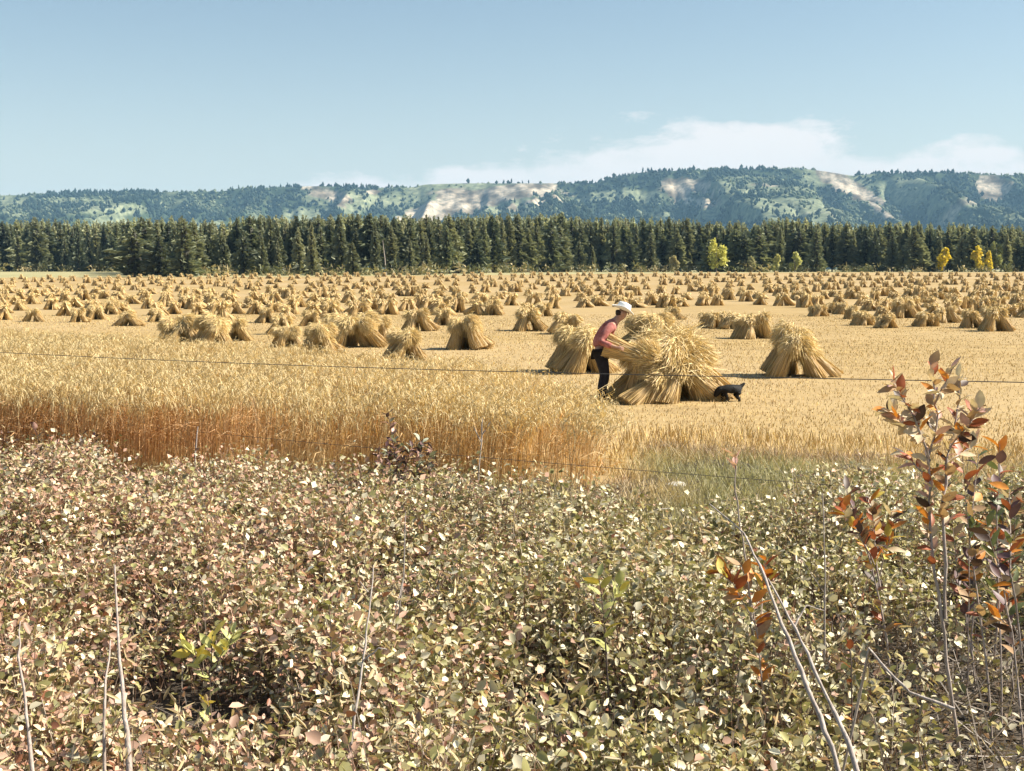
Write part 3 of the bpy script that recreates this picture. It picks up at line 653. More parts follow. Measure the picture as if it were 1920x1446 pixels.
# ------------------------------------------------------------------ standing oats, stubble, verge grass
CROP = [(-17, 15.9), (-6.2, 14.7), (0.78, 12.5), (0.90, 14.4), (0.30, 17.6), (-0.8, 18.6), (-4.6, 22.4), (-10.5, 27.5), (-19, 31)]
def scatter(n, x0, x1, y0, y1, test):
    x = RNG.uniform(x0, x1, n); y = RNG.uniform(y0, y1, n); k = test(x, y); return x[k], y[k]
x, y = scatter(165000, -16, 2.2, 12.2, 30, lambda x, y: in_poly(x + 0.5 * (fbm(x * 0.8, y * 0.8, 2) - 0.5), y + 0.8 * (fbm(x * 1.1, y * 1.1, 3) - 0.5), CROP) & (np.abs(x) < y * 0.46 + 1.5))
dens = RNG.random(len(x)); edge_d = 16.6 - 0.35 * x * 0 ; keep = dens < np.where(y < np.interp(x, [-17, -6.5, 0.95, 2], [17.0, 15.9, 14.2, 15.6]), 0.50, 0.38) * (0.25 + 1.5 * sstep(0.25, 0.7, fbm(x * 2.6, y * 1.2, 29)))
x, y = x[keep], y[keep]; n = len(x)
hh = 0.98 * (0.78 + 0.3 * RNG.random(n)) * (0.85 + 0.3 * fbm(x * 0.7, y * 0.7, 14)) * np.interp(x, [-6, -0.8, 0.5, 1.2], [1, 0.98, 0.90, 0.72])
lean = np.stack([0.10 + RNG.normal(0, 0.10, n), RNG.normal(0, 0.10, n)], 1) + 0.12 * (fbm(x * 1.3, y * 1.3, 15)[:, None] - 0.5)
def stalk(f, bend): return np.stack([x + lean[:, 0] * hh * bend, y + lean[:, 1] * hh * bend, hh * f + 0.02], 1)
path = np.stack([stalk(0, 0), stalk(0.5, 0.25), stalk(0.88, 0.9), stalk(1.0, 1.7)], 1)
A = Acc(); V, F = ribbon(path, np.stack([np.full(n, 0.0032)] * 3 + [np.full(n, 0.0018)], 1), RNG)
tone = 0.75 + 0.5 * RNG.random((n, 1)); rust = np.clip(fbm(x * 0.5, y * 0.5, 16) * 1.6 - 0.35 + 0.3 * RNG.random(n), 0, 1)[:, None]
top_c = np.array([0.60, 0.49, 0.27]) * tone; low_c = (np.array([0.55, 0.33, 0.16]) * rust + np.array([0.64, 0.49, 0.25]) * (1 - rust)) * tone
vc = np.stack([low_c * 0.85, low_c * 0.85, low_c, low_c, top_c, top_c, top_c, top_c], 1); A.add(V, F, vc.reshape(-1, 3))
for h_ in range(5):
    f = RNG.random((n, 1)); st = path[:, 2] * (1 - f) + path[:, 3] * f
    dr = RNG.normal(0, 0.035, (n, 3)) + np.array([0.015, 0, -0.03])
    V, F = ribbon(np.stack([st, st + dr * 0.6 + [0, 0, 0.012], st + dr + [0, 0, -0.02]], 1), np.stack([np.full(n, 0.001), np.full(n, 0.0055), np.full(n, 0.001)], 1), RNG)
    A.add(V, F, np.repeat(top_c * 1.1, 6, 0))
# dry blades hanging from the stalks
st = stalk(0.25 + 0.5 * RNG.random(n), 0.3); dr = RNG.normal(0, 0.09, (n, 3)); dr[:, 2] = np.abs(dr[:, 2])
V, F = ribbon(np.stack([st, st + dr, st + dr * 1.8 - [0, 0, 0.10]], 1), np.stack([np.full(n, 0.003), np.full(n, 0.0045), np.full(n, 0.0008)], 1), RNG)
A.add(V, F, np.repeat(low_c * 1.1, 6, 0))
o = link('standing_oats', A.mesh('standing_oats', M['oats'])); tag(o, 'pale ripe oats still standing uncut, rusty at the stems', kind='stuff')

def blades(name, x, y, h, w, col, mat, lean=0.25, z=None):
    n = len(x); z = gz(x, y) if z is None else z
    b = np.stack([x, y, z], 1); a = RNG.random(n) * 6.283
    sd = np.stack([np.cos(a), np.sin(a), np.zeros(n)], 1) * w[:, None]
    tp = b + np.stack([RNG.normal(0, lean, n) * h, RNG.normal(0, lean, n) * h, h], 1)
    V = np.stack([b - sd, b + sd, tp + sd * 0.35, tp - sd * 0.35], 1).reshape(-1, 3)
    o = link(name, npmesh(name, V, np.arange(4 * n).reshape(-1, 4), mat, np.repeat(col, 4, 0))); return o
def not_crop(x, y): return ~in_poly(x, y, CROP) & (RNG.random(len(x)) < 0.25 + 0.75 * sstep(0, 1.6, y - furrow_y(x))) & (y > furrow_y(x) - 0.9 + 1.1 * (fbm(x * 1.3, y * 1.3, 27) - 0.5))
yy = 14 + 50 * RNG.random(170000) ** 1.6; xx = RNG.uniform(-1, 1, len(yy)) * (yy * 0.46 + 1.5); k = not_crop(xx, yy); x, y = xx[k], yy[k]; n = len(x)
fr = sstep(2.6, 0.2, y - furrow_y(x)) * sstep(0.5, 1.5, x); rowm = 0.75 + 0.5 * (np.sin((y + 0.25 * x) * 30) > 0)
h = (0.022 + 0.042 * RNG.random(n)) * (0.7 + 0.6 * fbm(x * 0.5, y * 0.5, 18)) * rowm * (1 + 2.6 * fr)
c = np.array([0.56, 0.40, 0.165])[None] * (0.7 + 0.55 * RNG.random((n, 1))); c[:, 2] *= 0.8 + 0.5 * RNG.random(n)
o = blades('stubble', x, y, h, 0.004 + 0.00022 * y, c, M['straw'], 0.28); tag(o, 'short golden stubble left standing after the cut', kind='stuff')
def thicket_far(x, y):
    px = 960 + x / np.maximum(y, 0.1) * FPX
    return np.interp(px, [-400, 80, 400, 700, 900, 1050, 1180, 1320, 1500, 1650, 1800, 2400], [13.8, 13.6, 12.4, 12.0, 11.4, 10.8, 10.2, 9.8, 10.0, 12.2, 12.8, 12.8])
x, y = scatter(110000, -3, 9, 8, 18.5, lambda x, y: (y > thicket_far(x, y) - 1.6) & (RNG.random(len(x)) < sstep(0.9, -1.3, y - furrow_y(x) + 1.2 * (fbm(x * 1.7, y * 1.7, 26) - 0.5))) & (np.abs(x) < y * 0.5 + 1)); n = len(x)
gq = sstep(0.3, 0.7, fbm(x * 0.9, y * 0.9, 23))[:, None]; c = (np.array([0.40, 0.37, 0.20]) * (1 - gq) + np.array([0.58, 0.45, 0.26]) * gq) * (0.65 + 0.6 * RNG.random((n, 1)))
fz_ = (np.exp(-((y - furrow_y(x) + 0.4) / 0.55) ** 2) * sstep(0.35, 0.6, fbm(x * 0.8, y * 2.2, 30)))[:, None]; c = c * (1 - fz_) + np.array([0.30, 0.21, 0.155]) * fz_
o = blades('verge_grass', x, y, (0.05 + 0.11 * RNG.random(n)) * (0.5 + fbm(x * 2, y * 2, 24)), np.full(n, 0.005), c, M['grass'], 0.5, np.full(n, 0.05)); tag(o, 'short grey-green grass on the verge right of the oats', kind='stuff')

# ------------------------------------------------------------------ roadside thicket
def leaf_batch(A, pos, axis, nrm, size, wr, col, fine):
    n = len(pos)
    axis = axis / (np.linalg.norm(axis, axis=1, keepdims=True) + 1e-9)
    sd = np.cross(nrm, axis); sd /= np.linalg.norm(sd, axis=1, keepdims=True) + 1e-9; up = np.cross(axis, sd)
    s = size[:, None]; w = (size * wr)[:, None]; curl = (RNG.normal(0.10, 0.12, n))[:, None] * s; fold = 0.16 * w
    if fine:
        pts = [pos, pos + axis * s * .28 - sd * w * .42 + up * fold, pos + axis * s * .66 - sd * w * .40 + up * fold - up * curl * .4, pos + axis * s - up * curl, pos + axis * s * .66 + sd * w * .40 + up * fold - up * curl * .4, pos + axis * s * .28 + sd * w * .42 + up * fold]
        V = np.stack(pts, 1).reshape(-1, 3); b = np.arange(n)[:, None] * 6
        F = np.concatenate([b + [0, 3, 2, 1], b + [0, 5, 4, 3]]); A.add(V, F, np.repeat(col, 6, 0))
    else:
        pts = [pos, pos + axis * s * .45 - sd * w * .5 + up * fold, pos + axis * s - up * curl, pos + axis * s * .45 + sd * w * .5 + up * fold]
        V = np.stack(pts, 1).reshape(-1, 3); b = np.arange(n)[:, None] * 4
        F = np.concatenate([b + [0, 2, 1], b + [0, 3, 2]]); A.add(V, F, np.repeat(col, 4, 0))
def thicket_colour(x, y, n):
    left = sstep(0.6, -2.6, x + 0.10 * (y - 8)); p1 = fbm(x * 0.9, y * 0.7, 33); p2 = fbm(x * 2.1 + 7, y * 1.8, 35); q = RNG.random(n)
    green = np.array([0.31, 0.285, 0.115]); grey = np.array([0.47, 0.42, 0.265]); brown = np.array([0.58, 0.36, 0.255]); cream = np.array([0.82, 0.73, 0.52]); rust = np.array([0.28, 0.12, 0.07])
    wt = np.stack([0.55 + 1.4 * (p1 - 0.4), 0.45 + 1.2 * (p2 - 0.5), 0.15 + 1.3 * left + 0.9 * (p2 - 0.5), 0.42 + 0 * q, 0.02 + 0.10 * left + 0.25 * np.clip(p2 - 0.6, 0, 1)], 1)
    wt = np.clip(wt, 0.02, None); cs = np.cumsum(wt, 1) / wt.sum(1, keepdims=True); k = (q[:, None] > cs).sum(1)
    return np.stack([green, grey, brown, cream, rust])[np.clip(k, 0, 4)] * (0.42 + 1.0 * RNG.random((n, 1)))
ns = 31000
sy = 3.2 + 11.2 * RNG.random(ns) ** 0.92; sx_ = RNG.uniform(-1, 1, ns) * (sy * 0.43 + 1.2)
k = sy < thicket_far(sx_, sy) + 2.4 * (fbm(sx_ * 1.3, sy * 1.3, 36) - 0.45)
clump = 0.35 * fbm(sx_ * 0.9, sy * 0.9, 37) + 0.65 * vnoise(sx_ * 1.9 + 0.4 * sy, sy * 1.5, 40)
bareq = sstep(1.0, 2.0, sx_ + 0.5 * (clump - 0.5)) * sstep(8.2, 7.0, sy)              # the trodden, open corner on the right
k &= RNG.random(ns) > np.clip(0.47 - clump, 0, 1) * 4.2 + bareq * 0.88
sx_, sy, clump, bareq = sx_[k], sy[k], clump[k], bareq[k]; ns = len(sx_)
kindq = RNG.random(ns); bigl = kindq < 0.10 + 0.12 * vnoise(sx_ * 0.8, sy * 0.8, 43); weed = (kindq > 0.90)
lsize = 0.68 + 0.62 * vnoise(sx_ * 1.1 + 9, sy * 1.1, 44)
tallq = sstep(-3.0, -4.6, sx_) * sstep(9.5, 12.0, sy)
shh = (0.07 + 0.28 * tallq * RNG.random(ns) + 0.80 * clump ** 1.7 + 0.14 * RNG.random(ns) + 0.10 * bigl + 0.16 * weed) * (1 - 0.35 * bareq) * np.interp(sy, [3, 9, 14], [1.0, 0.95, 0.68])
sl_ = RNG.normal(0, 0.24, (ns, 2)) + 0.22 * (np.stack([fbm(sx_ * 1.6, sy * 1.6, 38), fbm(sx_ * 1.6, sy * 1.6, 39)], 1) - 0.5)
Af, Ac, As = Acc(), Acc(), Acc()
for li in range(12):
    f = 0.36 + 0.67 * (li + RNG.random(ns)) / 12
    on = RNG.random(ns) < (0.50 + 0.45 * f) * np.where(bigl, 0.7, 1.0); m_ = np.where(on)[0]; k = len(m_); f = np.minimum(f[m_], 1.02)
    an = li * 2.4 + m_ * 1.7 + RNG.normal(0, 0.5, k)
    pos = np.stack([sx_[m_] + sl_[m_, 0] * shh[m_] * f ** 1.4, sy[m_] + sl_[m_, 1] * shh[m_] * f ** 1.4, 0.03 + shh[m_] * f], 1)
    ax = np.stack([np.cos(an), np.sin(an), RNG.normal(0.25, 0.65, k)], 1)
    pos += ax * (0.012 + 0.05 * RNG.random((k, 1)) * (1.25 - f[:, None]))
    nr = np.stack([RNG.normal(0, 1.0, k) + 0.45, RNG.normal(0, 1.0, k), np.full(k, 1.0)], 1)
    sz = (0.024 + 0.034 * RNG.random(k)) * (1.15 - 0.35 * f) * np.where(bigl[m_], 1.32, lsize[m_]) * np.where(weed[m_], 1.5, 1.0); col = thicket_colour(pos[:, 0], pos[:, 1], k)
    fine = pos[:, 1] < 8.0; wr = RNG.uniform(0.5, 0.95, k) * np.where(weed[m_], 0.28, 1.0); col = np.where(weed[m_][:, None], np.array([0.52, 0.40, 0.22]) * (0.6 + 0.7 * RNG.random((k, 1))), col)
    if fine.any(): leaf_batch(Af, pos[fine], ax[fine], nr[fine], sz[fine], wr[fine], col[fine], True)
    if (~fine).any(): leaf_batch(Ac, pos[~fine], ax[~fine], nr[~fine], sz[~fine] * 1.1, wr[~fine], col[~fine], False)
st = np.stack([np.stack([sx_ + sl_[:, 0] * shh * f ** 1.4, sy + sl_[:, 1] * shh * f ** 1.4, 0.02 + shh * f], 1) for f in (0, 0.5, 1.0)], 1)
sc_ = np.array([0.16, 0.10, 0.07])[None] * (0.6 + RNG.random((ns, 1))) ; sc_[RNG.random(ns) < 0.15] = (0.45, 0.36, 0.28)
V, F = ribbon(st, np.stack([np.full(ns, 0.0035), np.full(ns, 0.0025), np.full(ns, 0.0012)], 1), RNG); Ac.add(V, F, np.repeat(sc_, 6, 0))
for k_, fl in Af.F.items(): Ac.F.setdefault(k_, []).extend([f + Ac.n for f in fl])
Ac.V += Af.V; Ac.T += Af.T; Ac.n += Af.n
o = link('roadside_shrubbery', Ac.mesh('roadside_shrubbery', M['leaf'])); tag(o, 'dense low thicket of small brown and green leaves by the road', kind='stuff')
# fallen leaves and dead stems on the open ground
n = 16000; x = RNG.uniform(-1, 1, n) * 6; y = RNG.uniform(3, 13, n); x[:7000] = RNG.uniform(0.8, 4.2, 7000); y[:7000] = RNG.uniform(4.2, 8.4, 7000); A = Acc()
leaf_batch(A, np.stack([x, y, 0.07 + 0.03 * RNG.random(n)], 1), np.stack([RNG.normal(0, 1, n), RNG.normal(0, 1, n), RNG.normal(0, .2, n)], 1), np.stack([RNG.normal(0, .4, n), RNG.normal(0, .4, n), np.ones(n)], 1), 0.03 + 0.02 * RNG.random(n), np.full(n, 0.7), np.array([0.20, 0.14, 0.09])[None] * (0.4 + 1.1 * RNG.random((n, 1))), False)
n = 5200; x = RNG.uniform(-1, 1, n) * 6; y = RNG.uniform(3, 13, n); x[:3600] = RNG.uniform(0.8, 4.2, 3600); y[:3600] = RNG.uniform(4.2, 8.4, 3600); a = RNG.random(n) * 6.28; l_ = 0.1 + 0.3 * RNG.random(n)
p0 = np.stack([x, y, 0.06 + 0.1 * RNG.random(n)], 1); p1 = p0 + np.stack([np.cos(a) * l_, np.sin(a) * l_, 0.13 * RNG.normal(0, 1, n)], 1); p1[:, 2] = np.abs(p1[:, 2]) + 0.03
V, F = ribbon(np.stack([p0, (p0 + p1) / 2 + RNG.normal(0, .015, (n, 3)), p1], 1), np.full(n, 0.0028), RNG); A.add(V, F, np.repeat(np.array([0.22, 0.18, 0.145])[None] * (0.4 + RNG.random((n, 1))), 6, 0))
o = link('leaf_litter', A.mesh('leaf_litter', M['leaf'])); tag(o, 'dead leaves and twigs lying under the roadside thicket', kind='stuff')

# ------------------------------------------------------------------ plants that stand out
LEAFCOL = {'cream': (0.62, 0.50, 0.33), 'tan': (0.44, 0.28, 0.15), 'rust': (0.34, 0.10, 0.04), 'dark': (0.07, 0.04, 0.028), 'orange': (0.62, 0.24, 0.04), 'yellow': (0.58, 0.45, 0.09), 'lime': (0.44, 0.43, 0.16), 'pink': (0.58, 0.35, 0.28), 'green': (0.13, 0.15, 0.06), 'grey': (0.30, 0.31, 0.22), 'plum': (0.13, 0.07, 0.07)}
leaf_cache = {}
def leaf_mesh(colour, var):
    if (colour, var) in leaf_cache: return leaf_cache[(colour, var)]
    rg = np.random.default_rng(var * 31 + len(colour)); w = [0.19, 0.23, 0.28][var]; prof_ = [0, 0.62, 0.95, 1.0, 0.80, 0.45, 0]; ts = [0, 0.15, 0.32, 0.5, 0.68, 0.85, 1.0]
    curl = [0.28, 0.05, -0.15][var]; V = []; F = []
    for t_, p_ in zip(ts, prof_):
        z = -curl * t_ * t_; ww = w * p_
        V += [(-ww, t_, z + 0.30 * ww), (0, t_, z), (ww, t_, z + 0.30 * ww)]
    for i in range(6): F += [(3 * i, 3 * i + 1, 3 * i + 4, 3 * i + 3), (3 * i + 1, 3 * i + 2, 3 * i + 5, 3 * i + 4)]
    c = np.array(LEAFCOL[colour])[None] * (0.85 + 0.3 * rg.random((len(V), 1))); c[1::3] *= 1.12
    me = npmesh('leaf_blade', np.array(V), np.array(F), M['leaf'], c, smooth=True); leaf_cache[(colour, var)] = me; return me
def put_leaf(parent, pos, direc, size, colour, rr):
    d = Vector(direc).normalized(); q = d.to_track_quat('Y', 'Z') @ Quaternion((0, 1, 0), rr.uniform(-0.9, 0.9))
    o = link('leaf', leaf_mesh(colour, rr.randrange(3)), parent); o.rotation_mode = 'QUATERNION'; o.rotation_quaternion = q
    o.location = Vector(pos) - parent.location; o.scale = (size,) * 3; return o
def poly_at(pts, f):
    seg = [(b - a).length for a, b in zip(pts, pts[1:])]; tot = sum(seg); s_ = f * tot
    for (a, b), l_ in zip(zip(pts, pts[1:]), seg):
        if s_ <= l_ or l_ == seg[-1] and b is pts[-1]:
            t_ = min(1, s_ / max(l_, 1e-6)); return a.lerp(b, t_), (b - a).normalized()
        s_ -= l_
    return pts[-1], (pts[-1] - pts[-2]).normalized()
def plant(name, label, cat, stems, colours, seed, bark='pale_bark', leaf=0.075, base_xy=None):
    """stems: (points [(px, py, depth)...], r0, r1, leaves, from, to); a stem without leaves is bare"""
    rr = random.Random(seed); first = [AT(*p) for p in stems[0][0]]; seen = []
    root = bpy.data.objects.new(name, None); COL.objects.link(root); root.location = (first[0].x, first[0].y, 0.05)
    for (pts, r0, r1, nl, fa, fb_) in stems:
        W = [AT(*p) for p in pts]
        if not any((W[0] - q).length < 0.12 for q in seen) and W[0].z > 0.06:
            dn = (W[0] - W[1]).normalized(); dn = Vector((dn.x * 0.25, dn.y * 0.25, -1.0)) if dn.z > -0.6 else Vector((dn.x * 0.6, dn.y * 0.6, dn.z)); W.insert(0, W[0] + dn * ((W[0].z - 0.03) / -dn.z))
        seen += [a_.lerp(b_, q_ / 12) for a_, b_ in zip(W, W[1:]) for q_ in range(13)]
        fineW = [W[0]]
        for a, b in zip(W, W[1:]):
            for t_ in (0.33, 0.67, 1.0):
                q = a.lerp(b, t_); fineW.append(q + Vector((rr.gauss(0, 1), rr.gauss(0, 1), 0)) * (0.0035 if t_ < 1 else 0))
        rad = [(r0 + (r1 * 0.8 - r0) * i / (len(fineW) - 1)) * rr.uniform(0.80, 1.18) for i in range(len(fineW))]
        V, F = tube([p - root.location for p in fineW], rad, 6); link('stem' if r0 > 0.004 else 'twig', npmesh('stem', V, F, M[bark], smooth=True), root)
        for i in range(nl):
            f = fa + (fb_ - fa) * (i + rr.random()) / max(nl, 1); p, t_ = poly_at(fineW, f)
            side = Vector((rr.gauss(0, 1), rr.gauss(0, 0.8), rr.gauss(0.1, 0.6))); side -= t_ * side.dot(t_); side.normalize()
            put_leaf(root, p, t_ * rr.uniform(0.3, 1.1) + side * 0.9, leaf * rr.uniform(0.7, 1.15), rr.choice(colours), rr)
    return tag(root, label, cat)
D = 5.5
sap_cols = ['cream', 'cream', 'tan', 'rust', 'dark', 'pink', 'cream', 'cream', 'orange', 'pink', 'tan', 'cream']
plant('sapling', 'tall twin-stemmed sapling with pale bark and whorls of rusty cream leaves', 'sapling', [
    ([(1798, 1405, D), (1780, 1280, D), (1764, 1150, D), (1748, 1040, D), (1742, 940, D), (1740, 860, D), (1756, 800, D), (1752, 730, D), (1745, 680, D)], 0.010, 0.0035, 60, 0.52, 1.0),
    ([(1772, 1160, D), (1770, 1010, D), (1768, 930, D), (1775, 860, D), (1790, 800, D + .1), (1800, 745, D + .1), (1798, 705, D + .1)], 0.009, 0.003, 52, 0.36, 1.0),
    ([(1742, 860, D), (1722, 805, D - .1), (1700, 760, D - .15), (1672, 712, D - .2)], 0.006, 0.002, 42, 0.2, 1.0),
    ([(1728, 820, D), (1690, 795, D + .1), (1658, 765, D + .15)], 0.004, 0.0018, 28, 0.25, 1.0),
    ([(1780, 840, D), (1815, 800, D - .1), (1838, 765, D - .1)], 0.005, 0.002, 30, 0.25, 1.0),
    ([(1772, 870, D), (1810, 845, D + .15), (1836, 830, D + .2)], 0.004, 0.0018, 12, 0.4, 1.0),
    ([(1752, 760, D), (1772, 720, D - .2), (1786, 690, D - .25)], 0.004, 0.0018, 14, 0.3, 1.0),
    ([(1744, 900, D), (1716, 872, D + .1), (1690, 848, D + .2)], 0.004, 0.0018, 12, 0.3, 1.0)], sap_cols, 801, leaf=0.078)
plant('seedling_shoot', 'single thin shoot topped by a few pink leaves', 'shoot', [([(1400, 1060, 6.4), (1388, 990, 6.4), (1378, 920, 6.4), (1377, 850, 6.4)], 0.006, 0.004, 6, 0.93, 1.0)], ['pink', 'cream', 'pink'], 802, leaf=0.085)
plant('shrub', 'small shrub with burnt orange leaves at the broken pale canes', 'shrub', [
    ([(1420, 1190, 5.6), (1405, 1110, 5.6), (1390, 1060, 5.6)], 0.005, 0.002, 24, 0.4, 1.0), ([(1420, 1180, 5.6), (1375, 1095, 5.5), (1345, 1070, 5.5)], 0.004, 0.002, 20, 0.4, 1.0), ([(1425, 1170, 5.6), (1430, 1090, 5.7), (1435, 1050, 5.7)], 0.004, 0.002, 18, 0.4, 1.0)], ['orange', 'orange', 'rust', 'yellow', 'tan', 'orange'], 803, leaf=0.09)
plant('shrub', 'dark red-brown shrub with a few orange leaves left of the sapling', 'shrub', [
    ([(1650, 1130, 6.3), (1622, 1020, 6.3), (1598, 950, 6.3), (1585, 915, 6.3)], 0.006, 0.002, 40, 0.35, 1.0), ([(1650, 1100, 6.3), (1640, 1000, 6.4), (1632, 935, 6.4)], 0.005, 0.002, 28, 0.25, 1.0), ([(1640, 1060, 6.3), (1610, 1000, 6.2), (1575, 950, 6.2)], 0.004, 0.002, 26, 0.3, 1.0), ([(1650, 1080, 6.3), (1668, 1010, 6.2), (1672, 960, 6.2)], 0.004, 0.002, 24, 0.3, 1.0)], ['rust', 'dark', 'plum', 'rust', 'orange', 'tan', 'cream', 'yellow'], 804, leaf=0.085)
stems = []
rr = random.Random(5)
for i in range(12):
    bx = rr.uniform(1790, 1950); tx = bx + rr.uniform(-60, 40); ty = rr.uniform(830, 980); dd = rr.uniform(5.8, 6.8)
    stems.append(([(bx, 1230, dd), ((bx + tx) / 2 + rr.uniform(-12, 12), (1230 + ty) / 2, dd + rr.uniform(-.1, .1)), (tx, ty, dd + rr.uniform(-.2, .2))], 0.006, 0.002, 25, 0.35, 1.0))
plant('shrub', 'thick shrub of tan, orange and dark leaves at the right edge', 'shrub', stems, ['tan', 'green', 'dark', 'cream', 'rust', 'orange', 'green', 'plum', 'tan'], 805, leaf=0.095)
stems = []
for i in range(9):
    bx = rr.uniform(735, 790); tx = bx + rr.uniform(-45, 40); ty = rr.uniform(800, 860)
    stems.append(([(bx, 935, 11.6), ((bx + tx) / 2, (935 + ty) / 2, 11.6 + rr.uniform(-.1, .1)), (tx, ty, 11.6 + rr.uniform(-.2, .2))], 0.006, 0.002, 24, 0.2, 1.0))
stems.append(([(757, 930, 11.6), (738, 840, 11.6), (728, 772, 11.6)], 0.007, 0.002, 30, 0.25, 1.0))
plant('shrub', 'plum-coloured leafy shrub rising against the rusty oat stems', 'shrub', stems, ['plum', 'grey', 'dark', 'pink', 'pink', 'grey', 'plum'], 806, bark='bark', leaf=0.085)
stems = []
for i in range(12):
    bx = rr.uniform(40, 200); tx = bx + rr.uniform(-35, 35); ty = rr.uniform(775, 850) + abs(bx - 90) * 0.25
    stems.append(([(bx, 930, 12.8), ((bx + tx) / 2, (930 + ty) / 2, 12.8 + rr.uniform(-.2, .2)), (tx, ty, 12.8 + rr.uniform(-.3, .3))], 0.007, 0.002, 20, 0.2, 1.0))
plant('shrub', 'greyish pink shrub in front of the left end of the oats', 'shrub', stems, ['grey', 'pink', 'plum', 'tan', 'grey', 'dark'], 807, bark='bark', leaf=0.09)
plant('leafy_sprig', 'sprig of large round yellow-green leaves low at the left', 'plant', [([(395, 1330, 4.9), (392, 1260, 4.9), (398, 1190, 4.9)], 0.004, 0.002, 16, 0.5, 1.0), ([(392, 1280, 4.9), (365, 1230, 4.85), (345, 1215, 4.85)], 0.003, 0.002, 9, 0.4, 1.0), ([(394, 1270, 4.9), (425, 1215, 4.9), (440, 1185, 4.9)], 0.003, 0.002, 9, 0.4, 1.0)], ['lime', 'lime', 'yellow'], 808, bark='bark', leaf=0.085)
plant('leafy_sprig', 'bright yellow-green sprig in the middle of the thicket', 'plant', [([(1135, 1200, 5.6), (1130, 1140, 5.6), (1122, 1080, 5.6)], 0.004, 0.002, 18, 0.6, 1.0), ([(1134, 1170, 5.6), (1155, 1120, 5.55), (1165, 1095, 5.55)], 0.003, 0.002, 7, 0.5, 1.0)], ['lime', 'yellow', 'lime'], 809, bark='bark', leaf=0.08)
plant('leafy_sprig', 'small yellow-green sprig at the upper left of the bright one', 'plant', [([(620, 1190, 5.6), (618, 1150, 5.6), (622, 1118, 5.6)], 0.004, 0.002, 8, 0.4, 1.0)], ['lime', 'yellow', 'tan'], 810, bark='bark', leaf=0.055)
plant('leafy_sprig', 'lime sprig on the slope below the rusty oats', 'plant', [([(868, 1060, 7.6), (862, 1020, 7.6), (850, 985, 7.6)], 0.004, 0.002, 9, 0.4, 1.0)], ['lime', 'yellow', 'grey'], 811, bark='bark', leaf=0.06)
plant('leafy_sprig', 'red sprig among dark twigs right of the pale canes', 'plant', [([(1596, 1260, 4.9), (1594, 1220, 4.9), (1590, 1180, 4.9)], 0.004, 0.002, 8, 0.35, 1.0)], ['rust', 'pink', 'orange'], 812, bark='bark', leaf=0.05)
# bare canes and dry stalks
def cane(label, paths, seed, name='dead_cane', cat='dead branch', bark='dead_wood'):
    return plant(name, label, cat, [(p, r0, r1, 0, 0, 1) for p, r0, r1 in paths], ['tan'], seed, bark)
cane('long pale dead cane slanting up from the bottom edge', [([(1560, 1400, 4.35), (1525, 1316, 4.45), (1490, 1230, 4.6), (1455, 1140, 4.8), (1425, 1060, 5.0), (1395, 1000, 5.2), (1330, 945, 5.4)], 0.011, 0.003), ([(1490, 1175, 4.75), (1512, 1135, 4.8), (1545, 1145, 4.85)], 0.004, 0.002)], 821)
cane('second pale dead cane beside the long one, leaning the same way', [([(1590, 1390, 4.3), (1555, 1316, 4.4), (1515, 1225, 4.55), (1480, 1160, 4.7), (1440, 1085, 4.85)], 0.010, 0.004)], 822)
cane('short bent pale branch low in the open corner', [([(1630, 1215, 4.6), (1665, 1258, 4.55), (1705, 1298, 4.5), (1790, 1330, 4.45)], 0.004, 0.008)], 823)
cane('thin straight grey stalk between the canes and the red-brown shrub', [([(1546, 1120, 6.0), (1545, 1020, 6.0), (1542, 925, 6.0)], 0.005, 0.003)], 824, 'dry_stalk', 'stalk')
cane('tall thin pale stalk standing in the thicket below the plum shrub', [([(740, 1200, 6.3), (757, 1080, 6.3), (760, 960, 6.3)], 0.006, 0.004), ([(757, 1085, 6.3), (745, 1130, 6.25), (735, 1175, 6.25)], 0.004, 0.003)], 825, 'dry_stalk', 'stalk')
cane('branching pale stalk left of the tall thin one', [([(665, 1340, 4.6), (680, 1240, 4.7), (692, 1150, 4.8), (700, 1060, 4.9)], 0.007, 0.003), ([(680, 1240, 4.7), (710, 1215, 4.7), (725, 1218, 4.7)], 0.004, 0.003), ([(690, 1110, 4.8), (675, 1090, 4.8)], 0.003, 0.002)], 826, 'dry_stalk', 'stalk')
cane('stout tan stem low at the left, thicker of two', [([(240, 1400, 4.3), (232, 1316, 4.4), (222, 1200, 4.6), (215, 1060, 4.9)], 0.013, 0.004)], 827, 'dry_stalk', 'stalk', 'pale_bark')
cane('slim tan stem beside the stout one at the left', [([(195, 1380, 4.35), (197, 1310, 4.4), (207, 1200, 4.6)], 0.008, 0.004)], 828, 'dry_stalk', 'stalk', 'pale_bark')
cane('crooked pale stem in the lower left corner', [([(55, 1390, 4.3), (48, 1316, 4.4), (34, 1230, 4.5), (38, 1165, 4.6)], 0.009, 0.003)], 829, 'dry_stalk', 'stalk', 'pale_bark')
cane('upright weed stalk in front of the rusty oats', [([(893, 945, 11.2), (897, 890, 11.2), (903, 830, 11.2), (905, 785, 11.2)], 0.011, 0.006), ([(903, 830, 11.2), (888, 800, 11.2)], 0.006, 0.004), ([(904, 815, 11.2), (920, 790, 11.2)], 0.006, 0.004)], 830, 'dry_stalk', 'stalk')
cane('straight dry stalk before the dark gap in the oats', [([(364, 905, 12.2), (366, 850, 12.2), (371, 800, 12.2)], 0.012, 0.006)], 831, 'dry_stalk', 'stalk')
cane('pale stick lying at the foot of the oats', [([(1000, 897, 13.2), (1030, 906, 13.1), (1052, 914, 13.0)], 0.010, 0.008)], 832, 'fallen_stick', 'stick')
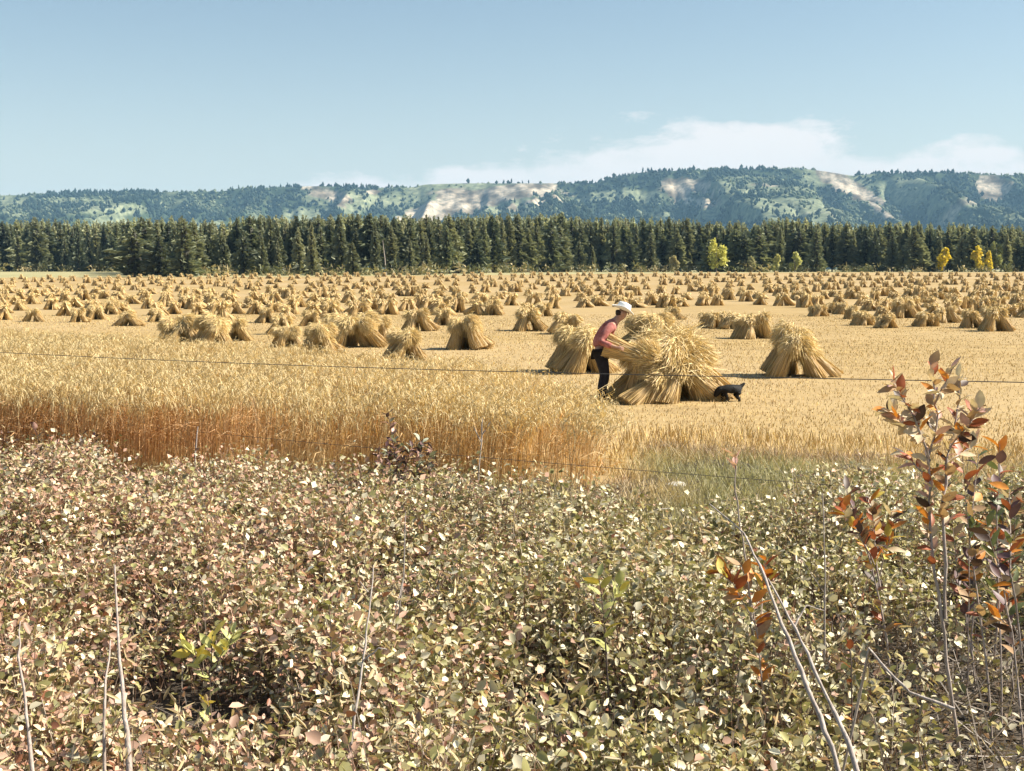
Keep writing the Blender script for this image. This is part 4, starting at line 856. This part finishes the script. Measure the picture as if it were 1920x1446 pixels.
# a pale stone on the verge
bm = bmesh.new(); bmesh.ops.create_icosphere(bm, subdivisions=3, radius=1.0)
for v in bm.verts:
    k_ = 0.85 + 0.3 * float(fbm(np.array([v.co.x * 1.7 + 4]), np.array([v.co.y * 1.7 + v.co.z]), 44)[0]); v.co *= k_; v.co.z *= 0.45
me = bpy.data.meshes.new('stone'); bm.to_mesh(me); bm.free(); me.materials.append(M['stone'])
for p_ in me.polygons: p_.use_smooth = True
g_ = P(1268, 909, 0.08); o = link('stone', me, None, g_, (0, 0, 0.3), (0.115, 0.08, 0.07)); tag(o, 'flat pale stone lying on the grassy verge', 'stone')

# ------------------------------------------------------------------ wire fence
fence = bpy.data.objects.new('wire_fence', None); COL.objects.link(fence); fence.location = (-7.2, 17.4, 0)
a_top, b_top = AT(-60, 658, 17.2), AT(1990, 718.5, 8.6); a_low, b_low = AT(-60, 765, 17.2), AT(1990, 943, 8.6)
for a, b, wrad in ((a_top, b_top, 0.0036), (a_low, b_low, 0.0024)):
    pts = [a + (b - a) * (i / 40) - Vector((0, 0, 0.05 * abs(math.sin(math.pi * i / 40)))) for i in range(-16, 55)]
    V, F = tube([p - fence.location for p in pts], wrad, 5); A = Acc(); A.add(V, F)
    wr = link('wire', A.mesh('wire', M['wire']), fence)
fdir = (b_top - a_top); fside = Vector((-fdir.y, fdir.x, 0)).normalized() * 0.064
for p in (a_top + fside, b_top + fside, a_top - fdir * 0.4 + fside, a_top + fdir * 1.35 + fside):
    V, F = tube([(0, 0, -0.3), (0.01, 0, 0.7), (0, 0.01, p.z + 0.14), (0, 0.01, p.z + 0.15)], [0.065, 0.06, 0.055, 0.02], 10)
    link('post', npmesh('post', V, F, M['post'], smooth=True), fence, Vector((p.x, p.y, 0)) - fence.location)
tag(fence, 'wire fence of two thin dark strands crossing before the oats', 'fence')

# ------------------------------------------------------------------ farmer and dog
def skin_mesh(name, verts, edges, radii, root=0, sub=2, mat=None):
    me = bpy.data.meshes.new(name); me.from_pydata([tuple(v) for v in verts], edges, []); o = bpy.data.objects.new(name, me); COL.objects.link(o)
    sk = o.modifiers.new('skin', 'SKIN'); sk.use_smooth_shade = True; sk.branch_smoothing = 0.4
    if not me.skin_vertices: bpy.context.view_layer.objects.active = o
    sv = me.skin_vertices[0].data
    for i, r in enumerate(radii): sv[i].radius = r if hasattr(r, '__len__') else (r, r); sv[i].use_root = (i == root)
    sb = o.modifiers.new('sub', 'SUBSURF'); sb.levels = sub; sb.render_levels = sub
    dg = bpy.context.evaluated_depsgraph_get(); ev = o.evaluated_get(dg); out = bpy.data.meshes.new_from_object(ev)
    bpy.data.objects.remove(o); bpy.data.meshes.remove(me); out.name = name
    out.materials.clear(); out.materials.append(mat)
    for p_ in out.polygons: p_.use_smooth = True
    return out
class Rig:
    def __init__(s): s.v = []; s.e = []; s.r = []
    def add(s, p, r, par=None):
        s.v.append(p); s.r.append(r); i = len(s.v) - 1
        if par is not None: s.e.append((par, i))
        return i
    def chain(s, par, pts):
        for p, r in pts: par = s.add(p, r, par)
        return par
FP = P(1137, 756)
R_ = Rig(); pel = R_.add((-0.12, 0, 0.90), (0.13, 0.115))
sp1 = R_.add((-0.11, 0, 1.05), (0.125, 0.11), pel); ch = R_.add((-0.01, 0, 1.22), (0.145, 0.12), sp1); ub = R_.add((0.09, 0, 1.33), (0.11, 0.10), ch)
nk = R_.add((0.17, 0, 1.395), 0.056, ub); hd = R_.chain(nk, [((0.225, 0, 1.445), (0.078, 0.088)), ((0.255, 0, 1.505), (0.080, 0.098)), ((0.265, 0, 1.565), (0.06, 0.075))])
for s_ in (-1, 1):
    sh_ = R_.add((0.07, s_ * 0.18, 1.305), 0.066, ub)
    if s_ < 0: wrist = R_.chain(sh_, [((-0.04, -0.27, 1.20), 0.054), ((-0.13, -0.33, 1.04), 0.045), ((0.02, -0.42, 0.985), 0.041), ((0.13, -0.445, 0.955), 0.029)]); wp = Vector((0.13, -0.445, 0.955)); fwd = Vector((1, 0.05, -0.2))
    else: wrist = R_.chain(sh_, [((0.06, 0.24, 1.20), 0.054), ((0.10, 0.26, 1.06), 0.045), ((0.20, 0.16, 0.98), 0.041), ((0.28, 0.06, 0.97), 0.029)]); wp = Vector((0.28, 0.06, 0.97)); fwd = Vector((0.7, -0.7, -0.1))
    fwd.normalize(); palm = R_.add(tuple(wp + fwd * 0.055), (0.036, 0.020), wrist)
    for k_ in range(4):
        off = Vector((0, 0, 0.024 - 0.016 * k_)); ln = [0.030, 0.034, 0.032, 0.024][k_]
        b0 = wp + fwd * 0.085 + off; curlv = Vector((0.25, 0.75 if s_ < 0 else -0.4, -0.25)).normalized()
        R_.chain(palm, [(tuple(b0), 0.0095), (tuple(b0 + (fwd * 0.8 + curlv * 0.6).normalized() * ln), 0.0085), (tuple(b0 + (fwd * 0.8 + curlv * 0.6).normalized() * ln + curlv * ln * 0.9), 0.007)])
    tb = wp + fwd * 0.03 + Vector((0, 0, 0.028)); R_.chain(palm, [(tuple(tb + Vector((0, 0, 0.014)) + fwd * 0.012), 0.011), (tuple(tb + Vector((0, 0, 0.030)) + fwd * 0.034), 0.009)])
    hp_ = R_.add((-0.11, s_ * 0.095, 0.84), (0.10, 0.095), pel)
    R_.chain(hp_, [((-0.06, s_ * 0.115, 0.64), 0.078), ((-0.03, s_ * 0.12, 0.46), 0.056), ((-0.07, s_ * 0.12, 0.28), 0.050), ((-0.09, s_ * 0.12, 0.10), 0.036), ((-0.08, s_ * 0.12, 0.045), 0.040), ((0.06, s_ * 0.13, 0.03), 0.036), ((0.13, s_ * 0.13, 0.025), 0.024)])
person = link('person', skin_mesh('person_body', R_.v, R_.e, R_.r, 0, 2, M['skin']), None, FP, (0, 0, 0.0), 1.03)
tag(person, 'farmer in a white hat, pinkish shirt and dark trousers bending to hold a sheaf', 'person')
def child_skin(name, rig, mat, sub=2): return link(name, skin_mesh(name, rig.v, rig.e, rig.r, 0, sub, mat), person)
Q = Rig(); a = Q.add((-0.125, 0, 0.90), (0.160, 0.135)); b = Q.add((-0.115, 0, 1.05), (0.155, 0.135), a); c_ = Q.add((-0.01, 0, 1.22), (0.176, 0.150), b); d_ = Q.add((0.09, 0, 1.33), (0.135, 0.120), c_); Q.add((0.155, 0, 1.378), 0.078, d_)
for s_ in (-1, 1):
    e_ = Q.add((0.07, s_ * 0.185, 1.305), 0.090, d_)
    if s_ < 0: Q.chain(e_, [((-0.04, -0.275, 1.20), 0.074), ((-0.13, -0.335, 1.04), 0.064), ((0.0, -0.41, 0.99), 0.056), ((0.06, -0.432, 0.972), 0.050)])
    else: Q.chain(e_, [((0.06, 0.245, 1.20), 0.074), ((0.10, 0.265, 1.06), 0.064), ((0.19, 0.18, 0.985), 0.054)])
child_skin('shirt', Q, M['shirt'])
Q = Rig(); a = Q.add((-0.12, 0, 0.93), (0.158, 0.135))
for s_ in (-1, 1):
    h_ = Q.add((-0.11, s_ * 0.095, 0.83), (0.122, 0.115), a); Q.chain(h_, [((-0.06, s_ * 0.115, 0.64), 0.100), ((-0.03, s_ * 0.12, 0.46), 0.080), ((-0.07, s_ * 0.12, 0.28), 0.076), ((-0.09, s_ * 0.12, 0.11), 0.070), ((-0.09, s_ * 0.12, 0.075), 0.066)])
child_skin('trousers', Q, M['trousers'])
for s_ in (-1, 1):
    Q = Rig(); a = Q.add((-0.09, s_ * 0.12, 0.12), 0.054); Q.chain(a, [((-0.085, s_ * 0.12, 0.05), (0.055, 0.05)), ((0.05, s_ * 0.13, 0.04), (0.052, 0.042)), ((0.15, s_ * 0.135, 0.035), (0.04, 0.03))]); child_skin('boot', Q, M['boot'])
Q = Rig(); a = Q.add((0.232, 0, 1.545), (0.088, 0.098)); Q.chain(a, [((0.205, 0, 1.49), (0.082, 0.080)), ((0.192, 0, 1.435), (0.062, 0.055))]); child_skin('hair', Q, M['hair'])
# hat: lathed crown with pinch and curled brim
hv = []; nseg = 28; rings = [(0.0, 0.150, 0), (0.045, 0.150, 0), (0.085, 0.135, 0), (0.095, 0.105, 0), (0.0, 0.106, 1), (0.10, 0.090, 1), (0.125, 0.07, 1), (0.112, 0.03, 1), (0.105, 0.001, 1)]
prof_h = [(0.178, 0.012), (0.172, 0.006), (0.14, -0.004), (0.112, 0.0), (0.106, 0.03), (0.100, 0.085), (0.088, 0.118), (0.062, 0.130), (0.03, 0.116), (0.002, 0.112)]
V = []; F = []
for (r_, z_) in prof_h:
    for k_ in range(nseg):
        g1 = 6.283 * k_ / nseg; cx, cy = math.cos(g1), math.sin(g1); curl = 0.045 * (abs(cy) ** 2.2) * max(0, (r_ - 0.112) / 0.066)
        V.append((cx * r_ * 1.12, cy * r_ * 0.95, z_ + curl - (0.02 * max(0, cx) * max(0, (r_ - .112) / .066)) - (0.018 * (1 - abs(cy)) if 0.01 < r_ < 0.07 and z_ > 0.1 else 0)))
for i in range(len(prof_h) - 1):
    for k_ in range(nseg): k2 = (k_ + 1) % nseg; F.append((i * nseg + k_, i * nseg + k2, (i + 1) * nseg + k2, (i + 1) * nseg + k_))
hat = link('hat', npmesh('hat', np.array(V), np.array(F), M['hat'], smooth=True), person, (0.265, 0, 1.555), (0.0, 0.38, 0.0)); md = hat.modifiers.new('thick', 'SOLIDIFY'); md.thickness = 0.006
V, F = tube([(0.110 * 1.12 * math.cos(k_ * 0.2244), 0.110 * 0.95 * math.sin(k_ * 0.2244), 0.014) for k_ in range(29)], 0.009, 6); link('hatband', npmesh('hatband', V, F, M['hatband'], smooth=True), hat)
def ball(name, loc, sc, mat, parent, seg=10):
    bm = bmesh.new(); bmesh.ops.create_uvsphere(bm, u_segments=seg, v_segments=seg - 2, radius=1.0); me = bpy.data.meshes.new(name); bm.to_mesh(me); bm.free(); me.materials.append(mat)
    for p_ in me.polygons: p_.use_smooth = True
    return link(name, me, parent, loc, None, sc)
Q = Rig(); a = Q.add((0.345, 0, 1.522), 0.012); Q.chain(a, [((0.362, 0, 1.488), 0.016), ((0.346, 0, 1.472), 0.012)]); child_skin('nose', Q, M['skin'], 1)
for s_ in (-1, 1):
    ball('ear', (0.24, s_ * 0.088, 1.495), (0.022, 0.010, 0.032), M['skin'], person); ball('eye', (0.343, s_ * 0.032, 1.514), (0.008, 0.011, 0.008), M['hair'], person, 8)
ball('mouth', (0.338, 0, 1.448), (0.010, 0.026, 0.006), M['shirt'], person, 8)
# the sheaf in his arms lies across his waist, ears to the right
held = link('sheaf', SHEAF_FINE[1], None, FP + Vector((-0.05, -0.20, 1.02)), None, 1.0); held.rotation_mode = 'QUATERNION'
held.rotation_quaternion = Vector((1.0, -0.05, -0.36)).to_track_quat('Z', 'X'); held.scale = (0.95, 0.80, 0.92)
tag(held, 'sheaf of straw held across the waist by the farmer', 'sheaf')
for i, (dx, dy, dv, sc, lb) in enumerate(((0.46, -0.05, (0.22, 0.10, 1.0), 1.0, 'sheaf leaning upright between the farmer and the straw pile'), (0.30, -0.42, (0.80, 0.45, 0.62), 0.9, 'sheaf lying aslant at the feet of the farmer'))):
    q = FP + Vector((dx, dy, 0.0)); s2 = link('sheaf', SHEAF_FINE[2 + i], None, q, None, sc); s2.rotation_mode = 'QUATERNION'; s2.rotation_quaternion = Vector(dv).to_track_quat('Z', 'X'); tag(s2, lb, 'sheaf')
    link('twine', TWINE, s2)
link('twine', TWINE, held)
# the dog, nosing in the stubble and facing left
g_ = P(1370, 755); g_.z -= 0.03
R_ = Rig(); hp_ = R_.add((0.13, 0, 0.30), (0.070, 0.078)); md_ = R_.add((0.0, 0, 0.295), (0.075, 0.082), hp_); chs = R_.add((-0.12, 0, 0.30), (0.082, 0.095), md_); nk = R_.add((-0.20, 0, 0.285), (0.060, 0.062), chs)
hd = R_.add((-0.255, 0, 0.225), (0.055, 0.055), nk); R_.chain(hd, [((-0.285, 0, 0.175), (0.036, 0.034)), ((-0.305, 0, 0.135), (0.024, 0.022))])
R_.chain(hp_, [((0.19, 0, 0.325), 0.034), ((0.235, 0, 0.365), 0.026), ((0.27, 0, 0.395), 0.014)])
for s_ in (-1, 1):
    f_ = R_.add((-0.135, s_ * 0.055, 0.22), 0.042, chs); R_.chain(f_, [((-0.115 - 0.03 * s_, s_ * 0.06, 0.13), 0.026), ((-0.125 - 0.03 * s_, s_ * 0.06, 0.03), 0.020), ((-0.15 - 0.03 * s_, s_ * 0.06, 0.012), 0.020)])
    b_ = R_.add((0.14, s_ * 0.055, 0.22), 0.055, hp_); R_.chain(b_, [((0.10 + 0.02 * s_, s_ * 0.06, 0.155), 0.036), ((0.17 + 0.02 * s_, s_ * 0.06, 0.095), 0.022), ((0.155 + 0.02 * s_, s_ * 0.06, 0.02), 0.019), ((0.13 + 0.02 * s_, s_ * 0.06, 0.012), 0.019)])
dog = link('dog', skin_mesh('dog_body', R_.v, R_.e, [(tuple(q * 1.3 for q in r) if hasattr(r, '__len__') else r * 1.2) for r in R_.r], 0, 2, M['fur']), None, g_, (0, 0, 0.15), 0.94); tag(dog, 'small black dog nosing in the stubble right of the straw pile', 'dog')
for s_ in (-1, 1):
    V = np.array([(-0.225, s_ * 0.035, 0.265), (-0.255, s_ * 0.055, 0.255), (-0.245, s_ * 0.03, 0.235), (-0.232, s_ * 0.068, 0.195), (-0.235, s_ * 0.05, 0.25)])
    link('ear', npmesh('ear', V, np.array([(0, 1, 3), (1, 2, 3), (2, 0, 3), (0, 2, 1)]), M['fur']), dog)
